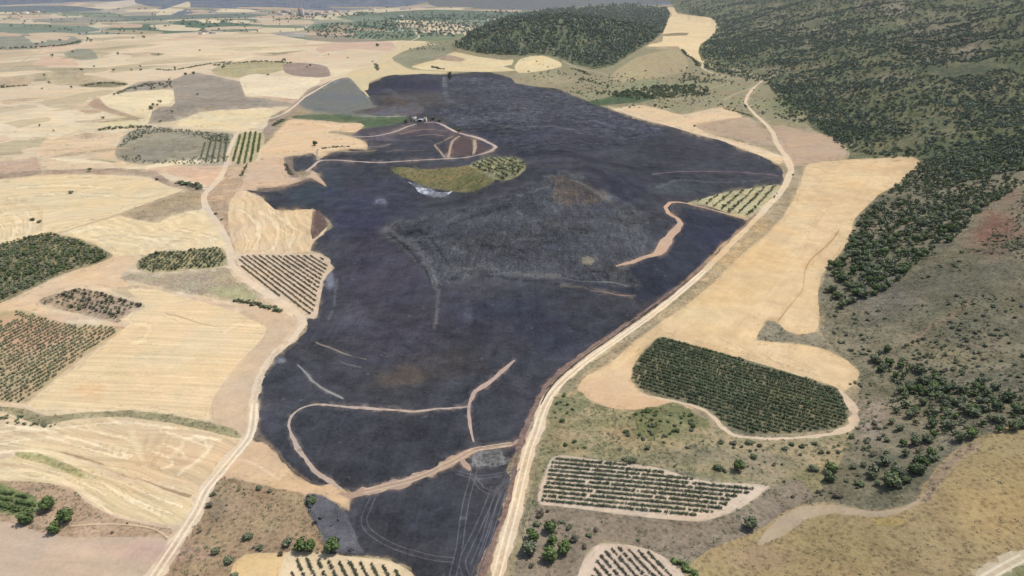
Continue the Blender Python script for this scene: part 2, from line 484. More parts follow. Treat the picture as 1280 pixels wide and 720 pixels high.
area('orchard_ground', 'oval grey mauve orchard ground ringed by small trees', 'scrub', (154, 146, 126), '143,190 150,175 165,163 190,159 215,160 250,164 291,168 285,204 240,207 180,206 150,200', 0.4)
area('orchard_ground', 'green striped orchard ground right of the narrow road', 'scrub', (190, 178, 138), '290,206 296,170 305,165 325,165 331,170 320,200 312,206', 0.4)
area('grass_strip', 'olive grey grass strip running above the big pale field', 'scrub', (168, 146, 124), '-200,226 0,216 48,213 110,211 170,211 195,215 215,227 258,237 246,240 212,233 190,223 165,219 60,218 0,224 -200,236', 0.5)
area('fallow_field', 'peach coloured bare field left of the road bend', 'soil', (216, 182, 152), '183,211 225,209 281,207 275,222 262,232 238,226 212,218', 0.4)
area('stubble_field', 'large pale stubble field with faint arcs at left', 'stubble', (228, 206, 165), '-300,240 0,225 60,220 100,219 168,220 190,225 214,234 228,238 180,257 140,271 60,295 0,306 -300,340', 0.5, (1, -0.12), curve=60, alt=(220, 195, 155), period=8)
area('fallow_field', 'olive brown fallow triangle beside the road bend', 'scrub', (176, 156, 126), '150,268 190,252 228,239 250,241 257,250 250,262 235,264 200,277 176,275', 0.4)
area('stubble_field', 'pale stubble field between the olive triangle and the bush orchard', 'stubble', (228, 205, 164), '75,291 145,271 160,273 195,279 215,270 252,262 266,275 281,300 285,315 215,311 190,316 152,321 138,320 110,302', 0.5, (1, 0.35), curve=40, period=7)
area('farm_track', 'broad tan dirt band curving below the dark bush orchard', 'soil', (222, 192, 156), '0,392 0,380 30,366 60,352 100,336 140,322 152,320 176,320 165,333 150,345 160,358 105,360 75,364 48,378 60,392 30,388', 0.5)
area('orchard_ground', 'olive ground under the dense dark bush orchard at the left edge', 'scrub', (150, 140, 108), '-200,320 0,305 50,292 62,290 78,294 98,298 118,306 142,320 120,330 98,336 62,350 30,366 0,379 -200,440', 0.5)
area('orchard_ground', 'grey green ground of the small orchard left of the road', 'scrub', (170, 160, 120), '170,331 178,322 195,315 230,313 278,310 282,332 230,338 190,342 172,337', 0.4)
area('fallow_field', 'greyish fallow field below the small orchard', 'scrub', (190, 168, 145), '150,348 172,340 200,343 240,339 282,334 292,346 316,360 332,374 300,378 262,372 210,362 170,352', 0.6, alt=(165, 160, 125))
area('orchard_ground', 'mauve ground of the spindle shaped orchard at left', 'scrub', (178, 155, 130), '48,377 75,365 105,361 145,371 182,383 165,389 148,403 128,399 80,388', 0.4)
area('orchard_ground', 'brown and straw ground of the big left edge vineyard', 'soil', (190, 172, 134), '-250,410 0,390 30,388 45,392 75,402 95,406 135,407 160,409 150,416 120,436 80,465 50,490 30,504 0,503 -250,520', 0.4, alt=(198, 160, 128))
area('stubble_field', 'large cream stubble field with fine level stripes at lower left', 'stubble', (230, 206, 164), '38,506 50,493 100,456 150,416 165,402 150,400 182,384 160,362 200,364 240,374 300,392 322,402 334,410 326,425 302,450 282,475 266,500 262,523 215,520 150,514 100,515 60,520', 0.5, (1, 0.05), alt=(224, 196, 156), period=2.2, amp=0.15, wave=False)
area('fallow_field', 'pinkish bare field beside the road bend at lower left', 'soil', (206, 180, 150), '300,378 335,375 352,388 372,402 368,414 345,436 328,460 320,485 316,520 312,545 300,548 262,524 266,500 282,475 302,450 326,425 334,410 322,402 300,392', 0.5)
area('stubble_field', 'wavy striped cream field below the grassy hedge bank', 'stubble', (226, 202, 162), '-250,525 0,516 40,528 100,524 150,521 220,529 290,541 302,551 285,575 262,600 248,622 220,610 160,592 100,575 40,562 -250,580', 0.5, (1, 0.22), alt=(212, 182, 145), amp=0.2, period=3, curve=30, wave=False)
area('grass_bank', 'olive grassy bank curving below the level striped field', 'scrub', (158, 146, 112), '-100,507 0,508 30,511 60,520 100,516 160,513 220,520 290,535 302,546 296,548 220,530 150,521 100,523 60,531 40,528 0,515 -100,516', 0.7, alt=(150, 144, 108))
area('stubble_field', 'pale wavy stubble field below the brown terrace line', 'stubble', (228, 205, 162), '-250,600 0,574 40,563 75,568 110,583 150,600 200,612 240,625 236,645 218,656 160,648 125,636 95,612 60,604 0,601 -250,625', 0.5, (1, 0.3), alt=(216, 188, 148), amp=0.2, period=3, curve=20, wave=False)
area('grass_strip', 'green tapering grass strip in the wavy stubble', 'scrub', (172, 168, 118), '18,566 45,565 72,575 122,597 98,596 58,580 22,572', 0.6, alt=(190, 176, 130))
area('scrub_patch', 'dry mauve brown scrub patch around the round trees at lower left', 'scrub', (188, 160, 132), '-200,610 0,601 60,604 92,612 115,632 150,648 205,660 216,662 206,674 150,672 90,673 50,666 0,653 -200,655', 0.7)
area('bare_field', 'smooth pinkish brown ploughed field in the lower left corner', 'soil', (202, 180, 156), '-300,660 0,652 50,665 90,672 150,671 205,672 212,684 204,700 190,722 170,800 150,1050 -700,1050 -500,700', 0.5, (1, 0.15), alt=(194, 168, 146), amp=0.05, period=6)
area('green_patch', 'green crop patch with low rows at the lower left edge', 'grass', (130, 138, 92), '-120,612 0,604 20,612 46,622 50,636 32,648 0,641 -120,640', 0.5)
for _i in range(46):
    _v = 66 + 150 * _pr.random() ** 1.5
    _u = _pr.uniform(-20, 440 - max(0, _v - 90) * 1.6)
    _w = _pr.uniform(18, 60) * (0.6 + _v / 160)
    _h = _pr.uniform(1.2, 3.4) * (0.5 + _v / 130)
    _t = _pr.uniform(-.12, .08) * _w
    if 140 < _u + _w / 2 < 420 and 96 < _v < 206:
        continue
    _c = [(188, 168, 136), (196, 172, 144), (170, 156, 122), (206, 182, 152), (160, 148, 118), (236, 218, 182)][int(_pr.integers(6))]
    area('far_plot', 'slim fallow strip among the stubble of the left plain', 'scrub' if _c[0] < 200 else 'stubble', _c,
         [(_u, _v), (_u + _w * .5, _v - _h * .5 + _t * .5), (_u + _w, _v + _t), (_u + _w * .6, _v + _h * .7 + _t * .6), (_u + _w * .3, _v + _h * .7 + _t * .3)], 0.5)
# --- burn
area('burned_field', 'large charcoal blue burned field covering the middle of the valley', 'burn', (65, 66, 71), '450,122 456,112 462,104 478,97 500,94 530,92 556,93 590,90 615,91 640,97 650,105 665,107 700,112 730,122 745,130 765,138 790,146 820,155 850,160 865,167 900,175 930,187 955,195 972,202 981,211 983,222 972,243 955,258 935,277 915,296 895,317 872,339 850,358 822,381 793,400 765,418 738,436 712,457 695,472 682,488 672,504 664,524 655,544 647,560 640,580 637,602 630,630 620,660 609,690 597,724 560,1040 470,1040 512,800 519,735 518,722 505,707 485,698 462,695 440,695 425,691 408,691 400,668 388,645 380,628 388,616 405,619 422,630 430,640 440,620 430,611 412,604 400,607 385,602 368,592 355,578 345,564 335,554 318,549 319,535 321,518 321,500 327,478 339,457 355,440 372,424 382,408 385,399 396,398 401,375 405,352 414,335 412,322 398,315 388,312 391,300 403,292 411,283 405,270 393,262 366,262 345,262 332,251 318,243 306,238 320,236 350,234 372,228 388,222 408,233 400,220 388,212 366,213 364,196 385,190 398,186 420,178 445,168 455,160 450,150 440,145 436,135 445,128', 3.0, (0.3, -1), amp=0.08, period=1.6, wave=False, alt=(70, 70, 75))
area('burned_field', 'smooth dark slate burned field right of the tan gully', 'burn', (57, 60, 70), '850,260 868,262 888,268 926,279 905,303 888,320 862,343 835,362 810,374 760,366 720,352 700,347 740,345 770,340 790,334 815,324 832,308 845,290 857,278', 0.8)
area('scorched_field', 'grey olive half scorched pasture at the upper left of the burn', 'scrub', (130, 129, 118), '372,128 390,114 408,104 420,100 434,97 441,101 451,112 460,121 468,131 490,133 512,136 522,144 500,146 440,145 410,142 385,136', 1.2, alt=(108, 110, 112))
area('farm_yard', 'pinkish grey half burned terraces by the white farmhouse', 'scrub', (88, 80, 84), '440,171 455,161 480,156 505,150 515,152 545,153 562,160 590,168 600,175 610,186 560,196 556,176 530,170 500,172 470,178', 1.0, alt=(76, 72, 80))
area('green_field', 'dark green field tongue left of the white farmhouse', 'grass', (92, 106, 78), '365,147 372,144 400,143 440,144 508,146 512,150 490,156 455,160 425,153 395,150', 0.4)
area('stubble_field', 'peach and cream field left of the burned farm terraces', 'stubble', (228, 198, 158), '322,192 331,180 346,165 357,152 368,149 400,151 425,154 452,154 456,157 444,165 420,164 410,166 438,170 458,178 458,186 430,187 412,192 400,198 390,191 376,193 350,198 332,198', 0.7, (1, -.1), alt=(215, 182, 148), curve=30, period=9)
area('stubble_field', 'tan field knoll with dark shrubs on its right tip', 'stubble', (206, 177, 148), '303,218 310,206 325,200 355,197 359,214 368,222 386,221 391,214 400,222 408,233 388,223 372,229 350,235 322,237 303,232', 0.7)
area('grass_strip', 'grey olive strip on the tan knoll', 'scrub', (138, 124, 108), '355,197 366,196 367,211 376,222 364,221 357,211', 0.5)
area('fallow_field', 'tan brown fallow strip along the right of the bending road', 'scrub', (190, 163, 134), '284,207 306,206 310,212 303,230 296,242 288,252 286,270 290,295 296,314 288,308 279,288 265,268 257,252 262,240 277,226', 0.6)
area('stubble_field', 'lobed cream field with curved harvest lines bitten by the burn', 'stubble', (226, 198, 157), '296,241 306,238 318,244 333,252 345,262 366,262 393,262 405,271 410,283 403,293 392,300 386,314 345,317 300,317 293,310 288,295 285,270 288,252', 0.7, (0.5, 1), amp=0.2, curve=25, period=4, wave=False, alt=(214, 184, 150))
area('scorched_strip', 'brown singed edge strip of the lobed cream field', 'scrub', (112, 92, 84), '390,265 398,264 406,271 410,282 402,291 390,300 389,285', 0.8)
area('vineyard_ground', 'cream ground of the tapering striped vineyard beside the road', 'soil', (214, 190, 162), '296,319 345,317 392,318 404,321 414,332 405,348 401,370 396,397 388,398 370,387 345,370 320,352 302,339', 0.4)
area('dry_field', 'tan dirt lobe at the lower left tip of the burn', 'soil', (214, 182, 146), '318,549 335,554 345,564 355,578 368,592 385,602 400,608 412,605 430,612 437,620 437,638 425,630 400,620 380,617 350,612 320,604 292,598 276,598 286,580 304,563', 0.7)
area('scrubland', 'brown dry scrub slope with scattered bushes at bottom left of the burn', 'scrub', (172, 146, 118), '276,598 300,600 340,610 380,618 384,640 398,665 405,692 350,691 318,690 298,697 288,722 250,1050 150,1050 190,740 215,705 235,665 250,632 262,610', 0.8, alt=(158, 140, 108))
area('vineyard_ground', 'bright tan bare end of the vineyard at the bottom edge', 'soil', (222, 190, 140), '292,706 308,693 340,691 375,693 372,730 370,800 250,1050 255,900 285,740', 0.5)
area('vineyard_ground', 'cream ground of the short vineyard at the bottom edge', 'soil', (226, 204, 168), '355,694 400,692 440,696 480,700 505,709 518,724 512,800 470,1040 300,1040 345,800', 0.5)
area('ash_patch', 'grey burned brush thicket above the bottom vineyard', 'burn', (104, 104, 110), '380,626 388,616 405,620 421,630 432,642 445,670 455,692 430,690 408,689 400,665 390,645', 1.4)
area('burned_slope', 'rough grey burned hillside in the middle of the burn', 'burn', (106, 107, 110), '480,286 495,278 520,272 560,262 600,251 640,238 680,222 700,214 725,222 760,242 790,258 808,278 812,300 800,320 782,334 790,345 800,358 780,359 745,354 700,349 660,346 620,343 585,348 560,356 548,364 542,352 534,338 520,320 500,304', 2.0, alt=(70, 71, 77), rough=1.8)
area('burned_slope', 'rumpled purplish burned rise between the farmhouse and the cream apron', 'burn', (70, 70, 82), '560,98 600,96 640,101 700,118 760,140 830,162 800,176 740,186 680,196 640,188 612,176 590,164 560,150 545,130', 2.0, alt=(92, 92, 98), rough=1.5)
area('scorched_strip', 'brown tinged half burned ledge above the farmhouse', 'burn', (96, 86, 84), '440,140 470,133 500,129 520,128 532,134 524,144 500,145 470,144', 1.0, alt=(92, 90, 96))
area('burned_gully', 'grey ribbed gully skirting the foot of the burned hillside', 'burn', (118, 118, 118), '478,284 488,281 500,290 520,303 536,318 546,338 550,356 546,366 538,350 530,334 515,322 498,308 484,296', 1.4, alt=(80, 80, 84), rough=1.8)
area('unburned_tuft', 'small pale unburned tuft patch on the lower flank of the burned hillside', 'scrub', (140, 130, 112), '728,322 738,320 744,326 738,331 730,329', 1.2)
area('scorched_strip', 'brown scorched fringe along the left edge of the lower burn', 'scrub', (118, 104, 92), '318,500 322,496 324,520 324,540 334,550 346,562 358,578 372,590 388,600 384,602 368,593 354,579 344,566 332,555 318,551 316,530', 1.5)
area('scorched_strip', 'thin brown scorched fringe under the tan knoll', 'scrub', (116, 102, 94), '322,236 350,234 372,229 388,223 400,229 388,227 372,233 350,239 324,241', 1.0)
# --- valley behind the burn
area('scrubland', 'olive scrub flats between the burn and the wooded hill', 'scrub', (158, 146, 116), '495,56 560,50 585,45 640,60 700,70 800,60 900,70 960,100 1000,130 1010,158 965,160 935,148 900,134 860,143 830,138 800,131 765,137 740,128 700,112 665,107 645,103 640,97 615,91 590,90 556,93 530,92 500,94 482,90 470,84 492,66', 0.8, alt=(140, 138, 106))
area('stubble_field', 'straw apron around the bushes at the upper tip of the burn', 'stubble', (222, 202, 158), '418,98 440,88 470,80 475,70 492,64 497,52 520,52 545,55 530,62 505,64 498,78 515,87 560,90 556,92 500,93 478,96 462,103 460,112 452,112 441,100 432,96', 0.5, alt=(205, 182, 145))
area('stubble_field', 'cream tapering field left of the small cream oval below the hill', 'stubble', (224, 202, 158), '514,83 545,75 560,68 570,65 595,70 628,75 642,75 640,81 630,83 645,88 600,90 560,89 530,87', 0.5)
area('fallow_field', 'thin mauve wedge inside the tapering cream field', 'scrub', (175, 152, 130), '545,72 562,69 582,74 575,77 552,75', 0.4)
area('stubble_field', 'small cream oval field below the wooded hill', 'stubble', (228, 206, 160), '643,84 650,74 665,70 680,70 699,77 702,83 680,88 648,91', 0.4)
area('fallow_field', 'grey olive pasture left of the tapering cream field', 'scrub', (150, 146, 118), '490,72 510,62 540,56 570,55 560,66 540,74 515,82 495,78', 0.5)
area('green_field', 'dark green triangular plot at the upper edge of the burn', 'grass', (84, 100, 72), '735,127 760,121 772,116 783,112 800,114 822,122 800,128 770,130 748,132', 0.4)
area('fallow_field', 'pale tan terraces below the cream valley field', 'scrub', (180, 162, 128), '770,88 800,70 845,62 860,78 855,90 830,95 800,100 765,101', 0.6, alt=(168, 155, 118))
area('fallow_field', 'pale grey green strip left of the dark grove', 'grass', (148, 150, 115), '780,103 825,101 830,108 800,113 782,110', 0.5)
area('stubble_field', 'cream field climbing the valley beside the wooded hill', 'stubble', (226, 200, 156), '832,10 842,9 847,17 870,20 890,23 897,35 890,46 876,55 873,66 880,78 872,76 850,62 848,58 808,58 812,55 828,52 828,44 834,26 840,18', 0.5)
area('fallow_field', 'brown sliver across the cream valley field', 'scrub', (150, 135, 105), '828,43 845,41 861,41 859,44 840,45 828,45', 0.3)
area('stubble_field', 'cream dirt apron along the upper right burn edge', 'stubble', (222, 194, 156), '765,137 800,131 830,138 852,143 880,138 905,134 928,146 900,150 868,156 885,167 930,179 965,190 980,200 975,205 955,196 930,187 900,175 865,166 850,160 820,154 790,145', 0.5)
area('bare_field', 'mauve brown bare field above the cream apron', 'soil', (184, 160, 134), '868,156 905,149 935,147 950,156 962,168 968,181 945,180 915,172 884,165', 0.4)
area('bare_field', 'pinkish brown bare field right of the road fork', 'soil', (186, 160, 134), '966,160 975,156 1000,162 1030,168 1050,178 1060,189 1055,198 1010,203 992,206 980,196 972,186 976,176', 0.5)
# --- right
area('wooded_slope', 'green brown wooded mountainside in the upper right', 'woods', (104, 112, 82), '830,-14 1800,-14 1800,250 1500,240 1280,215 1200,230 1150,203 1140,196 1060,200 1062,188 1048,176 1012,158 1000,132 958,100 930,88 880,78 873,66 876,55 892,45 898,33 890,23 848,16 842,8', 1.2, alt=(122, 116, 88))
area('wooded_hill', 'dark green wooded hill at the top between cream fields', 'woods', (108, 118, 86), '568,58 575,48 600,35 640,20 690,12 740,8 790,5 834,11 837,18 829,40 812,54 795,63 770,80 745,86 715,80 690,70 640,69 600,66', 0.8, alt=(126, 124, 98))
area('scrub_slope', 'grey olive scrub mountainside filling the right edge', 'scrub', (122, 117, 96), '1150,203 1200,228 1280,212 1500,235 1900,260 1900,620 1500,560 1280,532 1245,538 1215,550 1180,575 1150,625 1090,637 1040,628 1000,630 940,665 860,705 845,700 790,660 735,680 655,665 668,600 690,520 705,495 722,485 800,512 900,535 1000,545 1060,530 1075,470 1046,440 1024,410 1022,370 1040,330 1064,290 1070,270 1100,243 1132,222', 1.0, alt=(138, 128, 106))
area('scrubland', 'tan scrub ground between the road and the dark vineyard', 'scrub', (150, 144, 108), '690,516 702,494 722,486 760,508 800,514 860,520 905,540 960,550 1040,545 1068,534 1040,600 1000,628 950,650 900,600 820,583 750,573 700,568 686,575 668,610 660,650 655,700 625,1040 1050,1040 860,735 845,700 790,670 735,680 720,722 640,722 660,640 676,560', 0.9, alt=(172, 152, 120))
area('scrubland', 'mauve grey brush bank below the long vineyard', 'scrub', (146, 132, 114), '672,632 700,634 760,642 840,651 885,652 925,640 960,612 1000,600 1020,628 975,645 945,665 880,690 855,706 838,700 815,688 785,680 755,677 735,690 722,722 715,790 690,790 640,740 652,680', 0.9)
area('grass_field', 'golden dry grass slope in the lower right corner', 'grass', (176, 152, 112), '858,720 872,697 900,682 950,662 975,643 1000,632 1040,630 1090,639 1140,630 1155,605 1182,573 1215,551 1245,538 1290,530 1500,550 1900,600 2200,1100 900,1100', 0.8, alt=(164, 146, 104), rough=.75)
area('bare_strip', 'pale pinkish rim of bare earth along the top of the golden slope', 'soil', (190, 168, 140), '948,682 958,664 975,646 1000,633 1040,631 1090,639 1130,634 1150,624 1152,628 1130,639 1095,646 1040,642 1005,650 980,670', 0.8)
area('bare_strip', 'mauve bare strip beside the tree belt above the golden slope', 'scrub', (164, 142, 116), '1150,624 1162,600 1182,576 1215,552 1225,556 1195,580 1170,612 1160,630', 1.2)
area('wheat_field', 'long golden harvested field right of the main dirt road', 'stubble', (216, 185, 142), '1010,205 1060,200 1110,197 1140,196 1150,203 1148,209 1130,225 1100,243 1080,262 1068,275 1065,290 1054,312 1038,330 1027,346 1023,370 1025,400 1020,414 1000,418 985,414 973,404 958,400 952,415 946,426 1000,430 1032,437 1058,450 1075,465 1070,479 1052,489 1000,476 930,454 870,438 830,426 812,432 797,450 790,474 798,488 815,498 812,508 770,511 742,502 722,487 733,470 765,452 795,425 825,404 862,378 892,353 922,323 952,298 977,273 991,249 1000,228', 0.6, (0.75, -1), alt=(220, 192, 150), amp=0.05, period=5, wave=False)
area('dirt_margin', 'orange tan bare dirt at the lower end of the golden field', 'soil', (214, 180, 144), '722,487 733,476 760,466 790,452 786,475 798,490 830,500 868,510 850,514 800,512 770,511 742,502', 0.6)
area('scrub_patch', 'slate scrub wedge cutting into the golden field', 'scrub', (140, 132, 112), '948,425 952,412 960,401 973,405 985,415 1000,419 1020,415 1030,425 1046,440 1030,436 1000,430', 0.8)
area('vineyard_ground', 'green and brown ground of the large dark vineyard', 'scrub', (122, 120, 96), '820,424 830,421 870,432 930,449 990,467 1045,484 1055,496 1061,515 1057,530 1040,537 1000,541 960,543 922,541 905,531 890,516 850,501 820,495 800,486 789,475 790,460 803,440', 0.5, alt=(130, 120, 92))
area('grass_patch', 'fresh green grass patch below the large dark vineyard', 'grass', (124, 126, 88), '788,520 800,512 820,508 842,503 862,511 872,520 884,524 880,532 860,536 845,546 826,542 812,551 800,545 792,540 797,530', 2.2, alt=(146, 138, 104))
area('grass_patch', 'olive green shrub patch beside the road at the golden field foot', 'grass', (134, 134, 98), '688,515 692,500 704,493 716,496 724,490 736,500 730,512 718,514 706,524 698,535 690,528', 2.0, alt=(150, 142, 110))
area('vineyard_ground', 'cream ground of the long striped vineyard below the dark one', 'soil', (216, 194, 170), '690,572 702,569 750,575 820,584 860,597 900,603 945,605 962,608 945,622 920,638 880,651 840,650 760,641 700,633 674,630 674,610 682,590', 0.4)
area('vineyard_ground', 'pinkish cream ground of the vineyard cut by the bottom edge', 'soil', (212, 190, 168), '722,722 735,691 752,679 790,682 820,690 842,705 858,724 900,800 960,1040 700,1040 712,800', 0.4)
area('grass_patch', 'green grass corner beyond the track in the bottom right corner', 'grass', (140, 138, 96), '1235,724 1262,710 1290,700 1900,800 1900,1100 1100,1100', 0.8)
# --- islands in the burn
area('grass_island', 'unburned olive grass island in the upper burn', 'grass', (126, 122, 84), '488,212 500,209 540,212 585,207 600,210 612,218 618,226 600,236 585,240 560,239 530,232 506,222', 0.8, alt=(140, 118, 84))
area('orchard_ground', 'cream ground of the unburned orchard island in the burn', 'scrub', (152, 148, 112), '586,207 605,198 625,196 645,197 655,202 657,211 645,222 628,226 612,222 600,213', 0.5)
area('ash_patch', 'white ash streak below the grass island', 'burn', (150, 152, 162), '512,228 522,231 533,235 545,239 558,240 569,239 563,243 553,245.5 543,245 531,242 521,236', 2.2, alt=(235, 235, 240), rough=1.3)
area('ash_patch', 'small pale ash spot left of the ash streak', 'burn', (140, 143, 156), '469,249 481,248 484,253 473,255', 0.8)
area('ash_patch', 'pale grey ash rectangle beside the lower firebreak', 'burn', (172, 171, 170), '591,563 603,562 604,566 608,562 626,563 628,569 636,578 628,581 606,582 591,581', 1.0, alt=(112, 112, 114), rough=1.3)
area('orchard_ground', 'cream ground of the unburned wedge orchard by the road bend', 'scrub', (188, 176, 138), '858,254 880,248 905,241 940,235 968,231 978,233 968,247 955,260 936,274 925,272 900,263 880,257', 0.5)
area('bare_patch', 'earth brown unburned patch on top of the burned hill', 'burn', (126, 112, 100), '690,221 704,220 722,227 742,235 756,242 748,250 728,256 706,256 694,246 700,234', 3.0, alt=(84, 82, 82), rough=1.5)
area('bare_patch', 'reddish earth between the looping farm tracks in the burn', 'soil', (96, 80, 78), '562,178 575,170 586,173 590,180 588,192 562,195', 0.5)
area('bare_patch', 'second dark reddish earth patch right of the looping farm tracks', 'soil', (92, 78, 78), '594,176 602,180 608,187 596,191', 0.4)
# --- roads and tracks: u,v,width in photo pixels
way('dirt_road', 'narrow pale dirt road winding down the left plain past the vineyard', (222, 200, 172), '520,40,2 524,46,2 500,58,1.5 495,68,1.5 470,80,2 440,88,2.2 425,96,2.5 410,104,2.6 395,113,3 380,122,3 370,131,3.2 358,140,3.2 345,146,3 320,152,2.5 303,157,3 296,168,3.5 290,180,4 285,195,4.5 283,206,5 275,222,6 262,236,6.5 255,246,6.5 257,257,6.5 266,271,6.5 278,287,6.5 286,305,7 287,320,7.5 293,335,7.5 310,350,8 335,368,8.5 358,381,9.5 374,394,10 379,404,10 368,420,10 345,441,9 331,460,9 322,480,9 317,500,9 317,520,9.5 314,540,10 305,555,12 288,572,15 272,592,15 258,612,16 247,636,15 235,656,17 222,676,18 204,703,20 190,724,21 150,790,26 60,900,34', 0.35)
way('dirt_road', 'main pale dirt road curving along the right side of the burn', (222, 198, 166), '956,99,3 944,108,3 935,119,3.5 932,128,3.5 941,140,4 955,153,4.5 966,166,5 970,177,5 977,188,5.5 985,200,6.5 988,214,7 982,231,7 970,247,7 956,262,7 935,284,7 910,308,7 888,331,7.5 860,357,8 830,382,8.5 800,404,9 770,424,9.5 743,443,10 720,462,11 702,478,12 688,495,13 678,515,14 670,540,15 662,562,16 655,588,16.5 648,618,17 640,650,17 630,688,17 620,724,18 600,800,22 560,950,30', 0.35)
way('farm_track', 'pale track along the upper right burn edge joining the main road', (224, 200, 168), '760,133,2 790,143,2.5 820,152,3 850,161,3 880,169,3.5 915,179,4 945,188,4 968,193,4.5 985,200,5', 0.3)
way('farm_track', 'pale track leaving the fork through the scrub toward the cream valley field', (205, 186, 152), '880,76,3 878,85,3 890,91,2.5 915,97,2 945,98,2 960,98,2 975,90,1.5', 0.3)
way('farm_track', 'thin pale track winding along the foot of the wooded hill', (178, 166, 138), '700,73,2 715,82,2.5 735,88,2.5 755,92,2 800,112,2 825,122,2.5 850,123,2 880,113,2 905,106,1.5 920,101,1.5', 0.3)
way('farm_track', 'short pale streak of track right of the dark grove', (190, 172, 145), '905,124,1.5 920,117,2 935,112,2 950,104,1.5', 0.3)
way('farm_track', 'diagonal brownish track crossing the far left plain', (190, 172, 145), '0,88,2 15,84,2 35,72,2 52,62,1.5', 0.3)
way('farm_track', 'straight tan boundary track from the big pale field to the bush orchard', (196, 172, 140), '62,295,3 100,283,3 140,271,4 165,263,2.5 200,251,2 228,238,1.5', 0.3)
way('farm_track', 'white farm track crossing the burn below the farm terraces', (200, 178, 164), '383,214,3.5 392,207,3.5 400,201,4 420,200,3 450,202,3.4 475,203,3.6 510,201,3.2 545,199,3 580,197,3.6 600,193,4.5 615,188,5 620,184,5 610,178,5 597,172,5 580,168,4 568,164,3.6 555,157,3.4 545,153,2.5 530,153,2.5', 0.35)
way('farm_track', 'pale track from the cream field to the white farmhouse', (190, 172, 160), '440,170,2 455,171,2.5 475,169,2.5 495,164,2.5 510,158,2.5 520,155,2.5', 0.25)
way('farm_track', 'short pale loop off the white farm track, left side', (176, 158, 138), '397,186,2 396,194,2.5 398,200,3', 0.25)
way('farm_track', 'tan diagonal link between the farm tracks, left one', (168, 148, 126), '543,181,2.5 550,189,3 556,197,3', 0.3)
way('farm_track', 'tan diagonal link between the farm tracks, middle one', (176, 152, 132), '560,197,3.5 563,186,3 566,176,3 575,170,3', 0.3)
way('farm_track', 'tan diagonal link between the farm tracks, right one', (184, 160, 138), '592,193,4 594,184,3.5 593,175,3.5', 0.3)
way('farm_track', 'thin tan link slanting up from the left diagonal link', (165, 145, 125), '543,181,2 555,176,2 566,170,2', 0.3)
way('farm_track', 'faint pale terrace track above the white farm track', (160, 145, 140), '455,183,1.5 475,183,1.5 488,180,2', 0.3)
way('farm_track', 'faint grey terrace edge below the farmhouse', (130, 118, 126), '470,174,1.2 500,175,1.2 540,176,1.2', 0.3)
way('farm_track', 'curved tan terrace strip right below the farmhouse', (158, 132, 118), '500,168,1.4 520,163,2 540,162,1.6 555,164,1.2', 0.4)
way('farm_track', 'second tan terrace strip below the farmhouse', (150, 126, 114), '520,170,1.4 540,168,2 556,170,1.4', 0.4)
way('farm_track', 'short pale terrace strip left of the loop tracks', (150, 132, 126), '482,190,1.2 500,188,1.6 530,188,1.4', 0.4)
way('farm_track', 'ragged tan strip along the lower rim of the peach field', (170, 150, 118), '402,190,2 425,189,2.4 450,190,2 470,188,1.2', 0.7)
way('terrace_edge', 'thin pale hem line of the green field tongue', (190, 186, 170), '440,145,1 480,145.5,1 508,145.5,1', 0.2)
way('dirt_spur', 'pale dirt spur poking into the top of the burn', (212, 194, 158), '440,97,4 449,108,4 456,115,3 461,121,1.5', 0.4)
way('farm_track', 'pinkish thin line of track crossing the right lobe of the burn', (138, 116, 122), '815,218,1.5 840,215,2 880,214,2 920,215,1.8 960,218,2 975,220,1.5', 0.5)
way('firebreak_track', 'tan gully track winding from the wedge orchard into the burn', (196, 164, 138), '935,275,3 915,269,4 890,262,4 870,257,3.5 852,253,3.5 838,253,4 832,259,5 836,267,6 847,273,6 851,279,7 845,287,8 836,297,10 829,307,11 822,316,9 808,321,6 795,326,6 780,330,5 770,333,3', 0.5)
way('firebreak_track', 'broad raw earth firebreak crossing the lower burn', (176, 150, 130), '664,528,2 658,543,5 648,552,6 635,557,6 612,560,5 590,563,9 575,572,12 555,582,13 535,592,13 510,601,13 480,608,13 455,614,12 436,620,12 425,616,8', 0.8, speck=(210, 185, 155))
way('firebreak_track', 'hooked tan turning loop off the lower firebreak', (178, 152, 136), '583,566,7 577,573,8 582,582,7 588,588,3', 0.6)
way('firebreak_track', 'pale wiggling track running down to the broad firebreak', (188, 162, 146), '643,450,2 632,460,5 618,473,6.5 604,483,6.5 592,492,6 587,503,5 586,515,4.5 587,530,3.5 590,543,3 592,552,1.5', 0.5)
way('firebreak_track', 'pale thin track looping left around the inner burned field', (186, 166, 150), '586,508,2.5 570,510,3 545,511,3.5 520,514,4.5 500,513,4 470,511,4.5 440,509,4.5 410,506,4.5 390,506,4 375,511,3 364,520,3.5 361,532,3 365,545,4 372,560,5 385,577,6 398,592,5.5 412,601,5 426,612,5', 0.6, speck=(150, 125, 110))
way('terrace_edge', 'pale curved bank streak in the lower left burn', (150, 146, 142), '372,456,1.8 382,466,2 392,478,2.5 410,489,2.5 430,498,2', 1.2)
way('terrace_edge', 'pale double bank streak under the striped vineyard in the burn', (138, 130, 118), '395,428,2 410,434,2 425,440,1.6 440,445,1.6 458,449,2', 1.2)
way('terrace_edge', 'faint lower bank streak beside the pale double one', (110, 106, 104), '425,452,1.6 440,457,1.8 452,459,2', 1.2)
way('terrace_edge', 'pale dashed ridge line across the middle of the burn', (116, 112, 112), '640,341,1.2 670,345,1.5 700,347,1.5 730,352,1.6 745,352,2.5 765,353,2.5 785,358,2', 0.9)
way('terrace_edge', 'reddish pale ridge streak right of the burn centre', (150, 128, 116), '738,363,1.2 760,366,2 775,369,2.5 795,370,2', 0.9)
